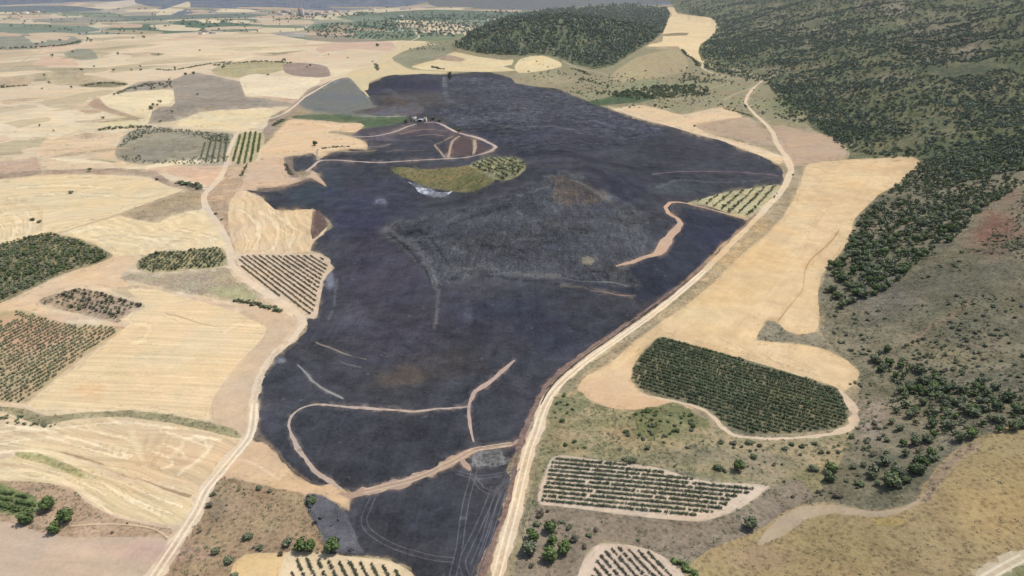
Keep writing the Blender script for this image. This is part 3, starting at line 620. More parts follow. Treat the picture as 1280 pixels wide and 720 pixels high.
way('terrace_edge', 'dark crease with grey lip running down the burned spur', (96, 96, 100), '482,284,2 492,291,2.5 505,300,2.5 520,309,3 530,322,3 538,340,2.5 545,358,2 548,372,2 545,385,2', 0.9)
way('verge', 'singed brown verge between the burn and the main road', (140, 116, 104), '945,268,1.5 925,287,3 900,310,3 878,332,3.5 850,357,3.5 822,378,4 792,399,4 762,419,4.5 735,437,5 712,455,5 693,471,6 680,487,6 671,505,6 662,526,7 654,548,7 646,572,5 641,600,4 633,635,5 622,665,7 610,695,9 598,722,9', 0.9, kind='scrub')
way('ditch', 'dark ditch line hugging the left side of the main road', (82, 74, 72), '880,334,1 854,356,1.4 825,379,1.4 796,400,1.6 766,421,1.8 740,439,2 715,458,2 697,474,2 684,490,1.8 676,506,1.5', 0.5, kind='scrub')
way('verge', 'grey green grass verge on the golden field side of the main road', (150, 140, 112), '895,332,2 868,357,3 838,383,4 812,402,4.5 785,422,5 755,444,7 732,462,9 716,478,10 704,492,8', 0.9, kind='scrub')
way('farm_track', 'pale track hugging the lower edge of the dark vineyard', (214, 190, 160), '795,492,4 830,499,4 862,506,4.5 880,513,5 893,523,6.5 904,535,6 918,544,5 950,548,5 985,548,4.5 1020,545,5 1050,540,8 1066,530,9 1069,517,9 1062,502,8 1050,487,5', 0.6)
way('farm_track', 'dark curved line in the golden field', (176, 142, 100), '1049,287,1.2 1042,298,1.4 1030,310,1.4 1015,323,1.4 1008,333,1.4 1005,345,1.4 1003,362,1.2 985,385,1.2 972,402,1.4', 0.4)
way('farm_track', 'gravel track in the bottom right corner', (200, 182, 152), '1215,735,14 1245,713,14 1275,697,13 1310,682,12', 0.5)
way('farm_track', 'brown terrace line through the wavy stubble at lower left', (178, 148, 116), '75,565,2 100,572,3 130,583,4 160,595,3 185,603,2.5 210,612,3 238,621,4', 0.5)
way('grass_bank', 'brown thin line in the striped stubble field', (190, 160, 125), '205,391,1.2 225,396,1.5 250,404,1.2 275,409,1.2', 0.5)
way('grass_bank', 'dry grassy bank above the pink corner field', (172, 148, 118), '85,660,2 120,656,2.5 160,657,2.5 195,663,2.5 208,675,3', 0.5, kind='scrub')
way('farm_track', 'thin pale track curling above the pink corner field', (214, 190, 155), '90,657,1.6 125,655,1.6 165,656,1.6 195,662,1.6 210,672,2', 0.3)
way('dirt_road', 'pale dirt link from the road to the tan lobe of the burn', (220, 192, 158), '280,585,5 295,575,5 318,580,4 350,600,5', 0.7)


def wheels(label, p, gap, w=1.15, rgb=(98, 97, 100), kind='burn'):
    """two wheel ruts, one object"""
    p = pts(p)
    c = smooth_line(p, False, 6)
    t = np.gradient(c, axis=0)
    # ruts keep a constant distance on the ground, so offset in flat map space
    xy = flat(c)
    tt = np.gradient(xy, axis=0)
    nn = np.stack([-tt[:, 1], tt[:, 0]], 1)
    nn /= np.linalg.norm(nn, axis=1)[:, None] + 1e-9
    for s in (-1, 1):
        q = flatpx(xy + nn * s * gap / 2)
        LAND.append(dict(name='wheel_track', label=label, kind=kind, rgb=rgb, p=np.column_stack([q, np.full(len(q), w)]), jit=0.12, dirn=None, kw={}, line=True, same=True, raw=True))


wheels('curving pair of wheel ruts in the lowest part of the burn', '466,622 460,635 455,648 458,660 472,672 495,684 520,692 545,698 568,700', 1.7)
wheels('long near vertical pair of wheel ruts below the ash rectangle', '593,584 590,600 583,625 578,655 574,685 566,720 552,780', 1.8)
wheels('pair of wheel ruts slanting from the ash rectangle to the bottom edge', '618,608 608,635 597,660 585,685 578,705 590,735', 1.8)
wheels('pair of wheel ruts beside the main road leading down to the edge', '634,600 624,630 616,655 606,685 596,712 588,745', 1.8)
wheels('bowed pair of wheel ruts turning below the ash rectangle', '592,596 602,610 618,616 632,607 641,592 648,584', 1.6)
wheels('faint flat pair of wheel ruts below the ash rectangle', '570,590 595,596 620,594 645,588', 1.6, 1.0, (98, 98, 106))
wheels('pair of wheel ruts beside the road parallel to the slanting pair', '638,592 628,608 618,630 611,655 603,680 592,706', 1.7, 0.9, (100, 98, 104))

wheels('pale wheel ruts worn into the lower left dirt road', '318,505 316,530 312,546 300,562 285,580 270,598 257,614 247,636 235,656 222,676 204,703 188,727', 1.9, 2.6, (238, 220, 192), 'road')
wheels('pale wheel ruts worn into the main dirt road', '880,339 855,361 826,385 798,406 768,427 742,445 719,463 701,479 687,495 677,515 669,540 661,562 654,588 647,618 639,650 629,688 619,726', 1.9, 2.2, (238, 218, 188), 'road')
wheels('wheel ruts along the broad firebreak', '640,555 612,559 590,563 575,572 555,582 535,592 510,601 480,608 455,614', 1.8, 1.6, (204, 180, 154), 'soil')
wheels('wheel ruts in the corner gravel track', '1225,727 1250,712 1280,696', 1.9, 2.4, (222, 206, 178), 'road')

# soft colour changes on the land itself: (points, width, colour, strength, softness)
PAINT = []


def blob(u, v, ru, rv, rgb, a, rough=0.6):
    PAINT.append(('b', (u, v, ru, rv), rgb, a, rough))


def streak(p, w, rgb, a, rough=0.6):
    PAINT.append(('s', (smooth_line(pts(p), False, 4), w), rgb, a, rough))


# burned ground
for q in [(470, 320, 70, 60, (74, 70, 81), .7), (490, 400, 90, 60, (74, 70, 81), .6), (550, 455, 60, 22, (86, 79, 76), .4), (500, 470, 40, 14, (92, 82, 73), .6),
          (440, 395, 25, 18, (94, 92, 101), .55), (410, 300, 26, 26, (82, 83, 89), .6), (395, 235, 40, 25, (64, 76, 83), .6), (620, 300, 90, 60, (82, 83, 89), .35),
          (720, 300, 80, 50, (84, 85, 91), .35), (540, 290, 40, 22, (80, 81, 87), .6), (690, 180, 120, 30, (60, 60, 71), .6), (780, 230, 60, 24, (52, 52, 63), .7),
          (880, 190, 60, 18, (70, 68, 77), .5), (530, 105, 50, 12, (60, 58, 71), .6), (520, 125, 60, 10, (92, 86, 79), .6), (560, 115, 12, 20, (86, 87, 93), .5),
          (500, 125, 25, 7, (95, 81, 69), .5), (600, 130, 50, 12, (78, 78, 85), .4), (460, 260, 60, 40, (60, 61, 79), .7), (640, 400, 80, 40, (58, 59, 71), .7),
          (440, 545, 60, 30, (68, 68, 75), .6), (540, 540, 40, 25, (60, 61, 67), .5), (900, 300, 30, 30, (54, 55, 71), .6), (560, 650, 60, 40, (58, 59, 67), .5),
          (430, 640, 20, 26, (90, 90, 97), .6), (735, 325, 14, 7, (122, 112, 104), .6), (610, 350, 60, 10, (86, 86, 93), .5), (380, 480, 30, 30, (70, 70, 77), .5),
          (330, 520, 12, 20, (86, 84, 93), .5), (400, 175, 30, 12, (74, 70, 81), .5), (525, 185, 70, 12, (70, 70, 79), .6), (640, 250, 40, 20, (64, 65, 71), .5),
          (850, 235, 40, 8, (78, 86, 87), .5), (700, 420, 50, 30, (56, 57, 69), .6), (585, 385, 6, 18, (90, 88, 97), .4), (350, 450, 8, 4, (140, 140, 146), .7),
          (412, 352, 5, 12, (140, 144, 155), .6), (650, 520, 18, 60, (68, 66, 75), .5), (760, 265, 14, 20, (92, 92, 99), .4), (560, 215, 25, 4, (160, 122, 96), .5)]:
    blob(*q)
streak('640,205 700,200 760,190 800,185', 5, (78, 76, 85), .5)
streak('500,300 560,275 600,250 650,235 690,225', 6, (86, 87, 93), .5)
streak('480,290 520,310 540,345', 9, (86, 87, 93), .6)
streak('760,245 790,262 808,285 812,300', 4, (90, 91, 97), .5)
streak('630,560 660,540 676,505 700,478', 6, (120, 98, 86), .5)
streak('322,500 318,520 325,545 345,568', 5, (95, 87, 69), .5)
streak('555,98 556,110 558,118', 3, (120, 122, 124), .7)
streak('470,112 490,115 500,122 520,122', 2.5, (95, 93, 102), .6)
for q, w, c in [('560,276 590,262 630,250 665,240 690,232', 1.6, (112, 112, 112)), ('585,300 620,290 660,300 700,296', 1.5, (104, 104, 106)), ('720,226 745,240 775,262 795,285 800,305', 1.8, (112, 110, 106)),
                ('560,340 600,335 650,342 700,344', 2.0, (120, 118, 116)), ('500,310 520,300 545,292', 1.6, (108, 108, 110)), ('545,310 560,325 575,340', 1.6, (104, 104, 106)),
                ('480,284 500,296 522,312 538,335 545,360', 3.0, (124, 124, 122)), ('530,300 560,305 580,318', 1.5, (104, 104, 108)), ('640,260 665,275 700,280', 1.5, (104, 104, 104)),
                ('700,356 745,362 790,372', 2.5, (116, 108, 102)), ('820,235 850,225 900,228 950,226', 1.5, (96, 96, 104)), ('600,150 640,160 690,158 740,168', 1.6, (100, 100, 108)),
                ('560,125 600,140 650,142', 1.6, (102, 102, 110)), ('700,140 740,150 770,160', 1.5, (98, 98, 106)), ('420,350 418,380 410,400', 2.0, (104, 104, 106)), ('548,365 546,385 544,410', 1.8, (112, 108, 104))]:
    streak(q, w, c, .8, .8)
for q, w, c in [('490,296 510,312 528,332 538,352', 1.6, (42, 42, 46)), ('560,350 600,344 650,350 700,355', 1.4, (44, 44, 50)), ('560,282 600,268 640,256', 1.8, (50, 50, 56)), ('780,330 760,338 740,340', 1.5, (46, 46, 52)),
                ('640,196 690,190 740,200 790,210', 4, (50, 50, 60)), ('690,215 740,212 770,230', 4, (48, 48, 58)), ('460,120 480,110 520,108 560,112', 3, (56, 54, 70)), ('560,330 540,300 520,285', 2, (48, 48, 54))]:
    streak(q, w, c, .75, .8)
NBURN = len(PAINT)
# stubble details
for q in [(110, 488, 22, 12, (222, 184, 140), .7), (250, 450, 50, 30, (224, 198, 156), .4), (40, 420, 45, 22, (212, 164, 134), .7), (190, 690, 70, 14, (196, 164, 150), .6),
          (100, 690, 60, 12, (212, 184, 160), .5), (300, 200, 14, 16, (204, 180, 150), .5), (150, 545, 100, 10, (214, 186, 150), .4), (230, 570, 24, 18, (208, 178, 146), .5),
          (930, 330, 60, 60, (214, 180, 130), .5), (880, 390, 40, 20, (226, 198, 150), .45), (1070, 225, 40, 14, (222, 192, 146), .4), (1000, 360, 14, 40, (222, 190, 145), .5),
          (1020, 400, 10, 12, (224, 196, 152), .5), (780, 470, 24, 20, (218, 196, 160), .5), (1045, 466, 18, 10, (222, 188, 140), .5),
          (1246, 290, 34, 28, (132, 98, 82), .85), (1262, 252, 20, 16, (132, 108, 92), .5), (1130, 440, 50, 26, (146, 134, 108), .4), (1200, 390, 60, 30, (130, 128, 104), .5),
          (1100, 370, 50, 30, (138, 128, 118), .5), (1090, 520, 22, 30, (166, 148, 134), .55), (1200, 450, 60, 14, (146, 136, 104), .5), (1250, 640, 60, 30, (190, 160, 112), .4),
          (1060, 680, 70, 30, (166, 148, 100), .5), (1110, 652, 22, 6, (184, 158, 92), .6), (950, 700, 40, 16, (170, 142, 116), .5), (1150, 560, 14, 20, (150, 128, 112), .4),
          (700, 545, 16, 26, (168, 146, 112), .5), (780, 545, 20, 14, (168, 142, 112), .5), (860, 570, 60, 14, (140, 132, 114), .5), (960, 580, 50, 20, (144, 134, 118), .5),
          (1180, 50, 60, 30, (128, 118, 104), .5), (1000, 40, 50, 26, (130, 124, 104), .5), (1120, 100, 30, 8, (140, 130, 108), .6), (1215, 62, 24, 8, (146, 136, 116), .7),
          (1060, 110, 30, 10, (140, 128, 108), .5), (1120, 10, 20, 10, (158, 146, 124), .6), (1080, 6, 12, 8, (168, 152, 132), .6), (1200, 90, 40, 10, (98, 100, 84), .5),
          (640, 60, 30, 10, (108, 116, 92), .4), (720, 32, 40, 5, (134, 130, 108), .4), (985, 130, 24, 16, (100, 116, 84), .5), (970, 90, 24, 8, (150, 138, 118), .5),
          (720, 570, 20, 10, (176, 152, 112), .5), (300, 640, 40, 26, (170, 144, 118), .5), (270, 640, 16, 24, (130, 120, 100), .5), (1250, 180, 50, 26, (104, 112, 76), .5),
          (640, 105, 20, 8, (160, 146, 122), .4), (690, 100, 40, 8, (176, 160, 130), .5), (730, 100, 40, 10, (160, 148, 120), .4), (880, 130, 30, 8, (160, 148, 122), .4),
          (455, 24, 40, 5, (150, 158, 130), .4), (80, 24, 60, 4, (196, 180, 160), .4), (250, 60, 90, 8, (228, 205, 168), .5), (150, 95, 50, 6, (218, 192, 158), .4)]:
    blob(*q)
for q in ['0,556 30,550 60,548 90,555 120,564 160,574', '60,540 100,550 130,560 165,570', '100,536 150,546 165,552', '0,566 25,563 50,566 80,576 120,594',
          '0,596 30,596 65,600 95,610 120,628 140,642', '30,580 70,590 100,602 135,620', '120,592 160,606 190,620 230,634', '100,590 140,610 180,630 215,642', '130,605 160,625 200,644',
          '185,562 210,572 215,582 200,586', '205,555 225,563 232,572', '245,545 262,560 240,580 222,594', '200,538 232,548 262,560', '0,540 30,536 70,540', '0,530 60,536 120,530 160,528 220,536',
          '230,548 250,546 275,550']:
    streak(q, 1.9, (246, 224, 186), .85, .35)
for q in ['185,542 180,560 172,582', '190,580 205,560 212,545', '0,548 40,541 80,544', '40,574 90,584 130,600 190,622', '0,582 40,584 80,598']:
    streak(q, 2.4, (204, 176, 142), .7, .4)
for q in ['60,430 120,426 200,430 290,432', '100,470 180,468 262,474', '80,495 160,490 258,500', '150,445 220,448 285,452', '110,455 190,458 280,462', '70,480 150,480 264,487']:
    streak(q, 1.2, (240, 218, 178), .5, .8)
for q in ['20,270 28,280 26,300', '10,275 16,285 14,300', '0,280 6,290 4,305', '300,262 318,275 322,300 316,312', '335,262 355,278 358,302', '352,272 366,285 364,306', '304,290 310,300 306,312', '90,292 130,284 180,296 240,300', '110,300 160,296 220,306', '200,285 240,290 275,300', '20,235 80,232 150,236', '10,248 80,242 150,246']:
    streak(q, 1.7, (242, 220, 180), .75, .45)
for q in ['860,390 880,388 890,380', '845,415 870,400 892,385', '960,370 990,330 1010,300', '940,400 970,360', '1040,250 1010,290 990,320', '900,420 935,440 980,452', '960,440 1000,456 1022,466']:
    streak(q, 1.4, (230, 202, 160), .6, .7)
streak('1020,468 990,460 960,448', 1.3, (184, 156, 118), .6, .6)
streak('0,270 20,262 36,268 36,290 20,305', 3, (238, 216, 176), .6)
streak('0,262 24,252 48,262 50,285', 2, (212, 184, 146), .6)
streak('15,300 22,285 18,270', 2.5, (238, 216, 176), .6)
streak('165,540 172,560 180,580', 5, (238, 214, 176), .6)
streak('205,540 190,560 178,580', 4, (206, 176, 142), .6)
streak('60,545 120,552 160,562', 2.5, (240, 218, 180), .7)
streak('230,548 226,560 212,572', 3, (240, 218, 180), .6)
streak('265,556 250,575 225,590', 3, (240, 218, 180), .6)
streak('0,590 50,590 90,605 130,630', 3, (240, 218, 178), .7)
streak('40,560 90,572 150,590 200,612', 2.5, (240, 220, 180), .6)
streak('170,405 186,408 182,422 165,430', 3, (238, 214, 172), .6)
streak('310,270 325,285 320,310', 3, (240, 216, 178), .7)
streak('325,265 345,280 345,305 335,315', 3, (240, 216, 178), .7)
streak('360,270 370,285 362,308', 3, (236, 210, 172), .5)
streak('280,415 300,405 325,408', 3, (236, 212, 172), .5)
streak('740,450 780,425 830,392', 3, (226, 198, 158), .5)
streak('1180,230 1140,300 1110,330', 10, (120, 122, 96), .4)
streak('1215,375 1190,395 1160,410 1140,430', 4, (160, 134, 112), .5)

streak('374,404 355,430 336,455 322,485 317,515 313,545 300,562 272,592 258,612 247,636 235,656 222,676 204,703 190,724', 1.6, (196, 172, 136), .55, .5)
streak('720,462 702,478 688,495 678,515 670,540 662,562 655,588 648,618 640,650 630,688 620,724', 1.6, (196, 170, 134), .55, .5)
# ------------------------------------------------------------------ outlines -> ground coordinates
def jitter(p, amp, seed):
    n = 1.5 * vnoise(p[:, 0], p[:, 1], 24, seed) + 1.0 * vnoise(p[:, 0], p[:, 1], 8, seed + 1) + 0.8 * vnoise(p[:, 0], p[:, 1], 3, seed + 2)
    m = 1.5 * vnoise(p[:, 0], p[:, 1], 24, seed + 5) + 1.0 * vnoise(p[:, 0], p[:, 1], 8, seed + 6) + 0.8 * vnoise(p[:, 0], p[:, 1], 3, seed + 7)
    k = np.clip((p[:, 1] + 10) / 140, 0.15, 1)          # distant edges wander less in the picture
    return p + np.stack([n, m * 0.6], 1) * (amp * k)[:, None]


for i, L in enumerate(LAND):
    if L['line']:
        if L.get('raw'):
            c, w = L['p'][:, :2], L['p'][:, 2]
        else:
            q = smooth_line(L['p'], False, 5)
            c, w = q[:, :2], q[:, 2]
        xy = flat(c) if L.get('raw') else unproject(c)
        if L.get('raw'):
            xy = unproject(c)
        d = np.sqrt((xy ** 2).sum(1) + CAM_H ** 2)
        wm = w * d / F                                   # metres across
        c2 = np.copy(xy)
        t = np.gradient(c2, axis=0)
        nrm = np.stack([-t[:, 1], t[:, 0]], 1)
        nrm /= np.linalg.norm(nrm, axis=1)[:, None] + 1e-9
        j1 = 1 + L['jit'] * vnoise(c[:, 0], c[:, 1], 7, i)
        j2 = 1 + L['jit'] * vnoise(c[:, 0], c[:, 1], 7, i + 40)
        a = xy + nrm * (wm / 2 * j1)[:, None]
        b = xy - nrm * (wm / 2 * j2)[:, None]
        L['xy'] = np.vstack([a, b[::-1]])
        L['axis'] = xy
    else:
        c = smooth_line(L['p'], True, 3, 0.32)
        c = jitter(c, L['jit'], i)
        L['xy'] = unproject(c)
    L['q'] = flatpx(L['xy'])

# ------------------------------------------------------------------ one sheet of land, cut along the outlines
print('cutting the land')
lim = (-620.0, 1900.0, -14.5, 1030.0)
gp = []
# interior points: fine inside the view, coarse outside
v = -14.0
while v < 1030:
    st = 1.2 if v < 20 else (1.8 if v < 60 else (2.6 if v < 740 else 9))
    su = 4.5 if v < 60 else (2.9 if v < 740 else 10)
    u = np.arange(-60, 1340, su)
    gp.append(np.stack([u + rng.uniform(-.3, .3, len(u)) * su, np.full(len(u), v) + rng.uniform(-.25, .25, len(u)) * st], 1))
    if v < 60 or int(v / st) % 4 == 0 or v > 740:
        u2 = np.concatenate([np.arange(-610, -62, 12), np.arange(1345, 1890, 12)])
        gp.append(np.stack([u2 + rng.uniform(-2, 2, len(u2)), np.full(len(u2), v) + rng.uniform(-.25, .25, len(u2)) * st], 1))
    v += st
GP = np.vstack(gp)
cor = np.array([[lim[0], lim[2]], [lim[1], lim[2]], [lim[1], lim[3]], [lim[0], lim[3]]])
VV = [cor, GP]
EE = [(0, 1), (1, 2), (2, 3), (3, 0)]
off = 4 + len(GP)
for L in LAND:
    q = L['q'].copy()
    q[:, 0] = np.clip(q[:, 0], lim[0] + 1, lim[1] - 1)
    q[:, 1] = np.clip(q[:, 1], lim[2] + .3, lim[3] - 1)
    # drop points that nearly coincide
    keep = [0]
    for k in range(1, len(q)):
        if np.abs(q[k] - q[keep[-1]]).max() > 0.25:
            keep.append(k)
    q = q[keep]
    L['q'] = q
    VV.append(q)
    n = len(q)
    EE += [(off + k, off + (k + 1) % n) for k in range(n)]
    off += n
VV = np.vstack(VV)
out = delaunay_2d_cdt([Vector((float(a), float(b))) for a, b in VV], EE, [], 0, 1e-5, False)
QV = np.array([(c.x, c.y) for c in out[0]])
QF = np.array([f for f in out[2] if len(f) == 3])
print('land vertices', len(QV), 'faces', len(QF))
WXY = flat(QV)
WV = on_ground(WXY)
cen = QV[QF].mean(1)
owner = np.full(len(QF), -1)
for i, L in enumerate(LAND):
    owner[inside(cen, L['q'])] = i

# painted variation at every land vertex
PXY = project(WV)
paint = np.zeros((len(QV), 4))
acc = np.zeros((len(QV), 3))
al = np.zeros(len(QV))
edge_n = fbm(PXY[:, 0], PXY[:, 1] * 1.6, 26, 31, 4)
fine_n = fbm(PXY[:, 0], PXY[:, 1] * 1.6, 9, 37, 3)
isb = np.zeros(len(QV))
cnt = np.zeros(len(QV))
bf = np.array([1.0 if (L['kind'] == 'burn') else 0.0 for L in LAND] + [0.0])[np.where(owner < 0, len(LAND), owner)]
for k in range(3):
    np.add.at(isb, QF[:, k], bf)
    np.add.at(cnt, QF[:, k], 1)
isb = isb / np.maximum(cnt, 1)
for ip, (typ, g, rgb, a, rough) in enumerate(PAINT):
    if typ == 'b':
        u, v, ru, rv = g
        d = np.sqrt(((PXY[:, 0] - u) / ru) ** 2 + ((PXY[:, 1] - v) / rv) ** 2)
        d = d + rough * (edge_n * 0.8 + fine_n * 0.35)
        w = np.clip((1.35 - d) / 0.9, 0, 1)
    else:
        line, wd = g
        mn, mx = line.min(0) - wd * 3, line.max(0) + wd * 3
        sel = np.where((PXY[:, 0] > mn[0]) & (PXY[:, 0] < mx[0]) & (PXY[:, 1] > mn[1]) & (PXY[:, 1] < mx[1]))[0]
        w = np.zeros(len(QV))
        if len(sel):
            p = PXY[sel]
            best = np.full(len(sel), 1e9)
            for a0, b0 in zip(line[:-1], line[1:]):
                ab = b0 - a0
                t = np.clip(((p - a0) @ ab) / (ab @ ab + 1e-9), 0, 1)
                best = np.minimum(best, np.linalg.norm(p - a0 - t[:, None] * ab, axis=1))
            d = best / wd + rough * (edge_n[sel] * .6 + fine_n[sel] * .5)
            w[sel] = np.clip((1.2 - d) / 0.8, 0, 1)
    w = w * w * (3 - 2 * w) * a * (isb if ip < NBURN else 1 - isb)
    c = np.array(lin(rgb))
    acc = acc * (1 - w)[:, None] + c[None] * w[:, None]
    al = al * (1 - w) + w
paint[:, :3] = acc / np.maximum(al, 1e-4)[:, None]
paint[:, 3] = al

# borders between plots fade into each other over a step or two
def _c(L):
    return np.array(lin(L['rgb']))


rc = np.array([_c(L) for L in LAND] + [np.array(lin((160, 146, 118)))])
isl = np.array([1.0 if L['line'] else 0.0 for L in LAND] + [0.0])
fo = np.where(owner < 0, len(LAND), owner)
sw = np.zeros(len(QV))
sc_ = np.zeros((len(QV), 3))
sq = np.zeros((len(QV), 3))
ln = np.zeros(len(QV))
for k in range(3):
    np.add.at(sw, QF[:, k], 1)
    np.add.at(sc_, QF[:, k], rc[fo])
    np.add.at(sq, QF[:, k], rc[fo] ** 2)
    np.add.at(ln, QF[:, k], isl[fo])
mean = sc_ / np.maximum(sw, 1)[:, None]
var = (sq / np.maximum(sw, 1)[:, None] - mean ** 2).sum(1)
for _ in range(3):
    nb = np.zeros_like(mean)
    nc = np.zeros(len(QV))
    for a0, b0 in ((0, 1), (1, 2), (2, 0)):
        np.add.at(nb, QF[:, a0], mean[QF[:, b0]])
        np.add.at(nc, QF[:, a0], 1)
    m2 = nb / np.maximum(nc, 1)[:, None]
    var = np.maximum(var, ((m2 - mean) ** 2).sum(1))
    mean = np.where((nc > 0)[:, None], mean * .4 + m2 * .6, mean)
border = var > 2e-5
fade = np.where(border, np.clip(0.55 + fine_n * 1.5 + edge_n * .5, 0.0, 1.0) * np.clip((var - 2e-5) / 2e-4, 0, 1) * np.clip((PXY[:, 1] - 50) / 110, 0.0, 1), 0)
paint_line = paint.copy()
paint[:, :3] = np.where((fade > 0)[:, None], mean * fade[:, None] + paint[:, :3] * (1 - fade)[:, None] * (paint[:, 3:4] > 0) + mean * (1 - fade)[:, None] * (paint[:, 3:4] <= 0), paint[:, :3])
paint[:, 3] = np.maximum(paint[:, 3], fade)

BURN = [i for i, L in enumerate(LAND) if L['kind'] == 'burn' and not L['line']]


def land_mesh(name, faces, mat, use_paint=True, src=None):
    used, inv = np.unique(faces.ravel(), return_inverse=True)
    me = mesh_from(name, WV[used], inv.reshape(-1, 3), mat, smooth=True)
    at = me.attributes.new('paint', 'FLOAT_COLOR', 'POINT')
    pc = (paint if src is None else src)[used].copy()
    if not use_paint:
        pc[:, 3] = 0
    at.data.foreach_set('color', pc.astype(np.float32).ravel())
    return me


done = {}
for i, L in enumerate(LAND):
    f = QF[owner == i]
    if not len(f):
        print('EMPTY', L['name'], L['label'])
        continue
    if L.get('same') and L['label'] in done:
        done[L['label']].append(f)
        continue
    if L.get('same'):
        done[L['label']] = [f]
        L['defer'] = True
    ang = None
    if L['dirn'] is not None:
        c = L['p'][:, :2].mean(0)
        c = np.clip(c, (20, 40), (1260, 700))
        w0, w1 = flat([c, c + np.array(L['dirn']) * 4])
        ang = math.atan2(w1[1] - w0[1], w1[0] - w0[0])
    m = ground_mat(L['kind'], L['rgb'], ang, **L['kw'])
    L['mat'] = m
    if not L.get('same'):
        o = link(L['name'], land_mesh(L['name'], f, m, True, paint_line if L['line'] else None), kind='structure', label=L['label'])
        L['obj'] = o
for L in LAND:
    if L.get('defer'):
        f = np.vstack(done[L['label']])
        link(L['name'], land_mesh(L['name'], f, L['mat'], False), kind='structure', label=L['label'])
link('ground', land_mesh('ground', QF[owner == -1], ground_mat('scrub', (160, 146, 118), alt=(175, 155, 125))), kind='structure', label='dry earth and scrub ground between the fields')
# ------------------------------------------------------------------ plants
def octa(r=1.0, sub=1):
    V = [(1, 0, 0), (-1, 0, 0), (0, 1, 0), (0, -1, 0), (0, 0, 1), (0, 0, -1)]
    T = [(0, 2, 4), (2, 1, 4), (1, 3, 4), (3, 0, 4), (2, 0, 5), (1, 2, 5), (3, 1, 5), (0, 3, 5)]
    V = [np.array(v, float) for v in V]
    for _ in range(sub):
        cache = {}
        N = []

        def mid(a, b):
            k = (min(a, b), max(a, b))
            if k not in cache:
                m = V[a] + V[b]
                V.append(m / np.linalg.norm(m))
                cache[k] = len(V) - 1
            return cache[k]
        for a, b, c in T:
            ab, bc, ca = mid(a, b), mid(b, c), mid(c, a)
            N += [(a, ab, ca), (ab, b, bc), (ca, bc, c), (ab, bc, ca)]
        T = N
    return np.array(V) * r, np.array(T)


def crown(r0, cards, lobes, hz=0.8, csz=0.3, seed=0, sub=1, cz=None, cone=0.0, core=True):
    """leaf clumps gathered on several lobes round a dark uneven core; unit radius"""
    R = np.random.default_rng(seed)
    V, T, S = [], [], []
    n = 0
    cz = hz if cz is None else cz
    C, RR = [], []
    for k in range(lobes):
        a = R.uniform(0, 6.28)
        d = R.uniform(0.25, 0.55) if lobes > 1 else 0
        z = R.uniform(-0.4, 0.5)
        d *= (1 - cone * (z + .4))
        C.append((d * math.cos(a), d * math.sin(a), z))
        RR.append(R.uniform(0.42, 0.62) if lobes > 1 else 0.95)
    C = np.array(C)
    if core:
        for k in range(lobes):
            cv, ct = octa(RR[k] * 0.78, sub)
            cv = cv * (1 + R.uniform(-.22, .22, (len(cv), 1))) + C[k]
            V.append(cv)
            T.append(ct + n)
            S.append(np.full(len(cv), R.uniform(0.05, 0.3) if cards > 60 else R.uniform(0.3, 0.6)))  # core kept darker: the crown's inner shade put into its tone
            n += len(cv)
    for j in range(cards):
        k = R.integers(lobes)
        dd = R.normal(size=3)
        dd[2] = abs(dd[2]) * 0.9 if R.random() < .7 else dd[2]
        dd /= np.linalg.norm(dd)
        p = C[k] + dd * RR[k] * R.uniform(0.78, 1.15)
        nn = dd + R.normal(size=3) * 0.55
        nn /= np.linalg.norm(nn)
        t1 = np.cross(nn, R.normal(size=3))
        t1 /= np.linalg.norm(t1)
        t2 = np.cross(nn, t1)
        s = csz * R.uniform(0.6, 1.25)
        q = [p + t1 * s * R.uniform(.7, 1.1), p + t2 * s * R.uniform(.4, .9), p - t1 * s * R.uniform(.7, 1.1), p - t2 * s * R.uniform(.4, .9)]
        V.append(np.array(q))
        T.append(np.array([(0, 1, 2), (0, 2, 3)]) + n)
        S.append(np.full(4, np.clip(R.uniform(0.2, 1.0) * (0.75 + 0.35 * (p[2])), 0, 1)))  # higher cards lighter: light from above put into the leaf tone
        n += 4
    V = np.vstack(V)
    V[:, 2] = V[:, 2] * hz + cz
    return V * r0, np.vstack(T), np.concatenate(S)


def trunk_mesh(name, h, r, mat, seed=0, limbs=4):
    R = np.random.default_rng(seed)
    V, Fq = [], []

    def tube(p0, p1, a, b, sides=6):
        n = len(V)
        ax = np.array(p1) - np.array(p0)
        ax = ax / np.linalg.norm(ax)
        u = np.cross(ax, (0.3, 0.9, 0.1))
        u /= np.linalg.norm(u)
        w = np.cross(ax, u)
        for p, rr in ((p0, a), (p1, b)):
            for k in range(sides):
                t = 6.283 * k / sides
                V.append(np.array(p) + (u * math.cos(t) + w * math.sin(t)) * rr)
        for k in range(sides):
            Fq.append((n + k, n + (k + 1) % sides, n + sides + (k + 1) % sides, n + sides + k))
    lean = R.uniform(-.08, .08, 2)
    m = (lean[0] * h, lean[1] * h, h * .55)
    tube((0, 0, -.25), m, r * 1.25, r * .85)
    tube(m, (lean[0] * h * 1.6, lean[1] * h * 1.6, h), r * .85, r * .45)
    for k in range(limbs):
        a = 6.28 * k / limbs + R.uniform(-.5, .5)
        L = h * R.uniform(.45, .7)
        tube(m, (m[0] + L * math.cos(a), m[1] + L * math.sin(a), m[2] + L * R.uniform(.5, .9)), r * .55, r * .2, 5)
    return mesh_from(name, np.array(V), np.array(Fq), mat, smooth=True)


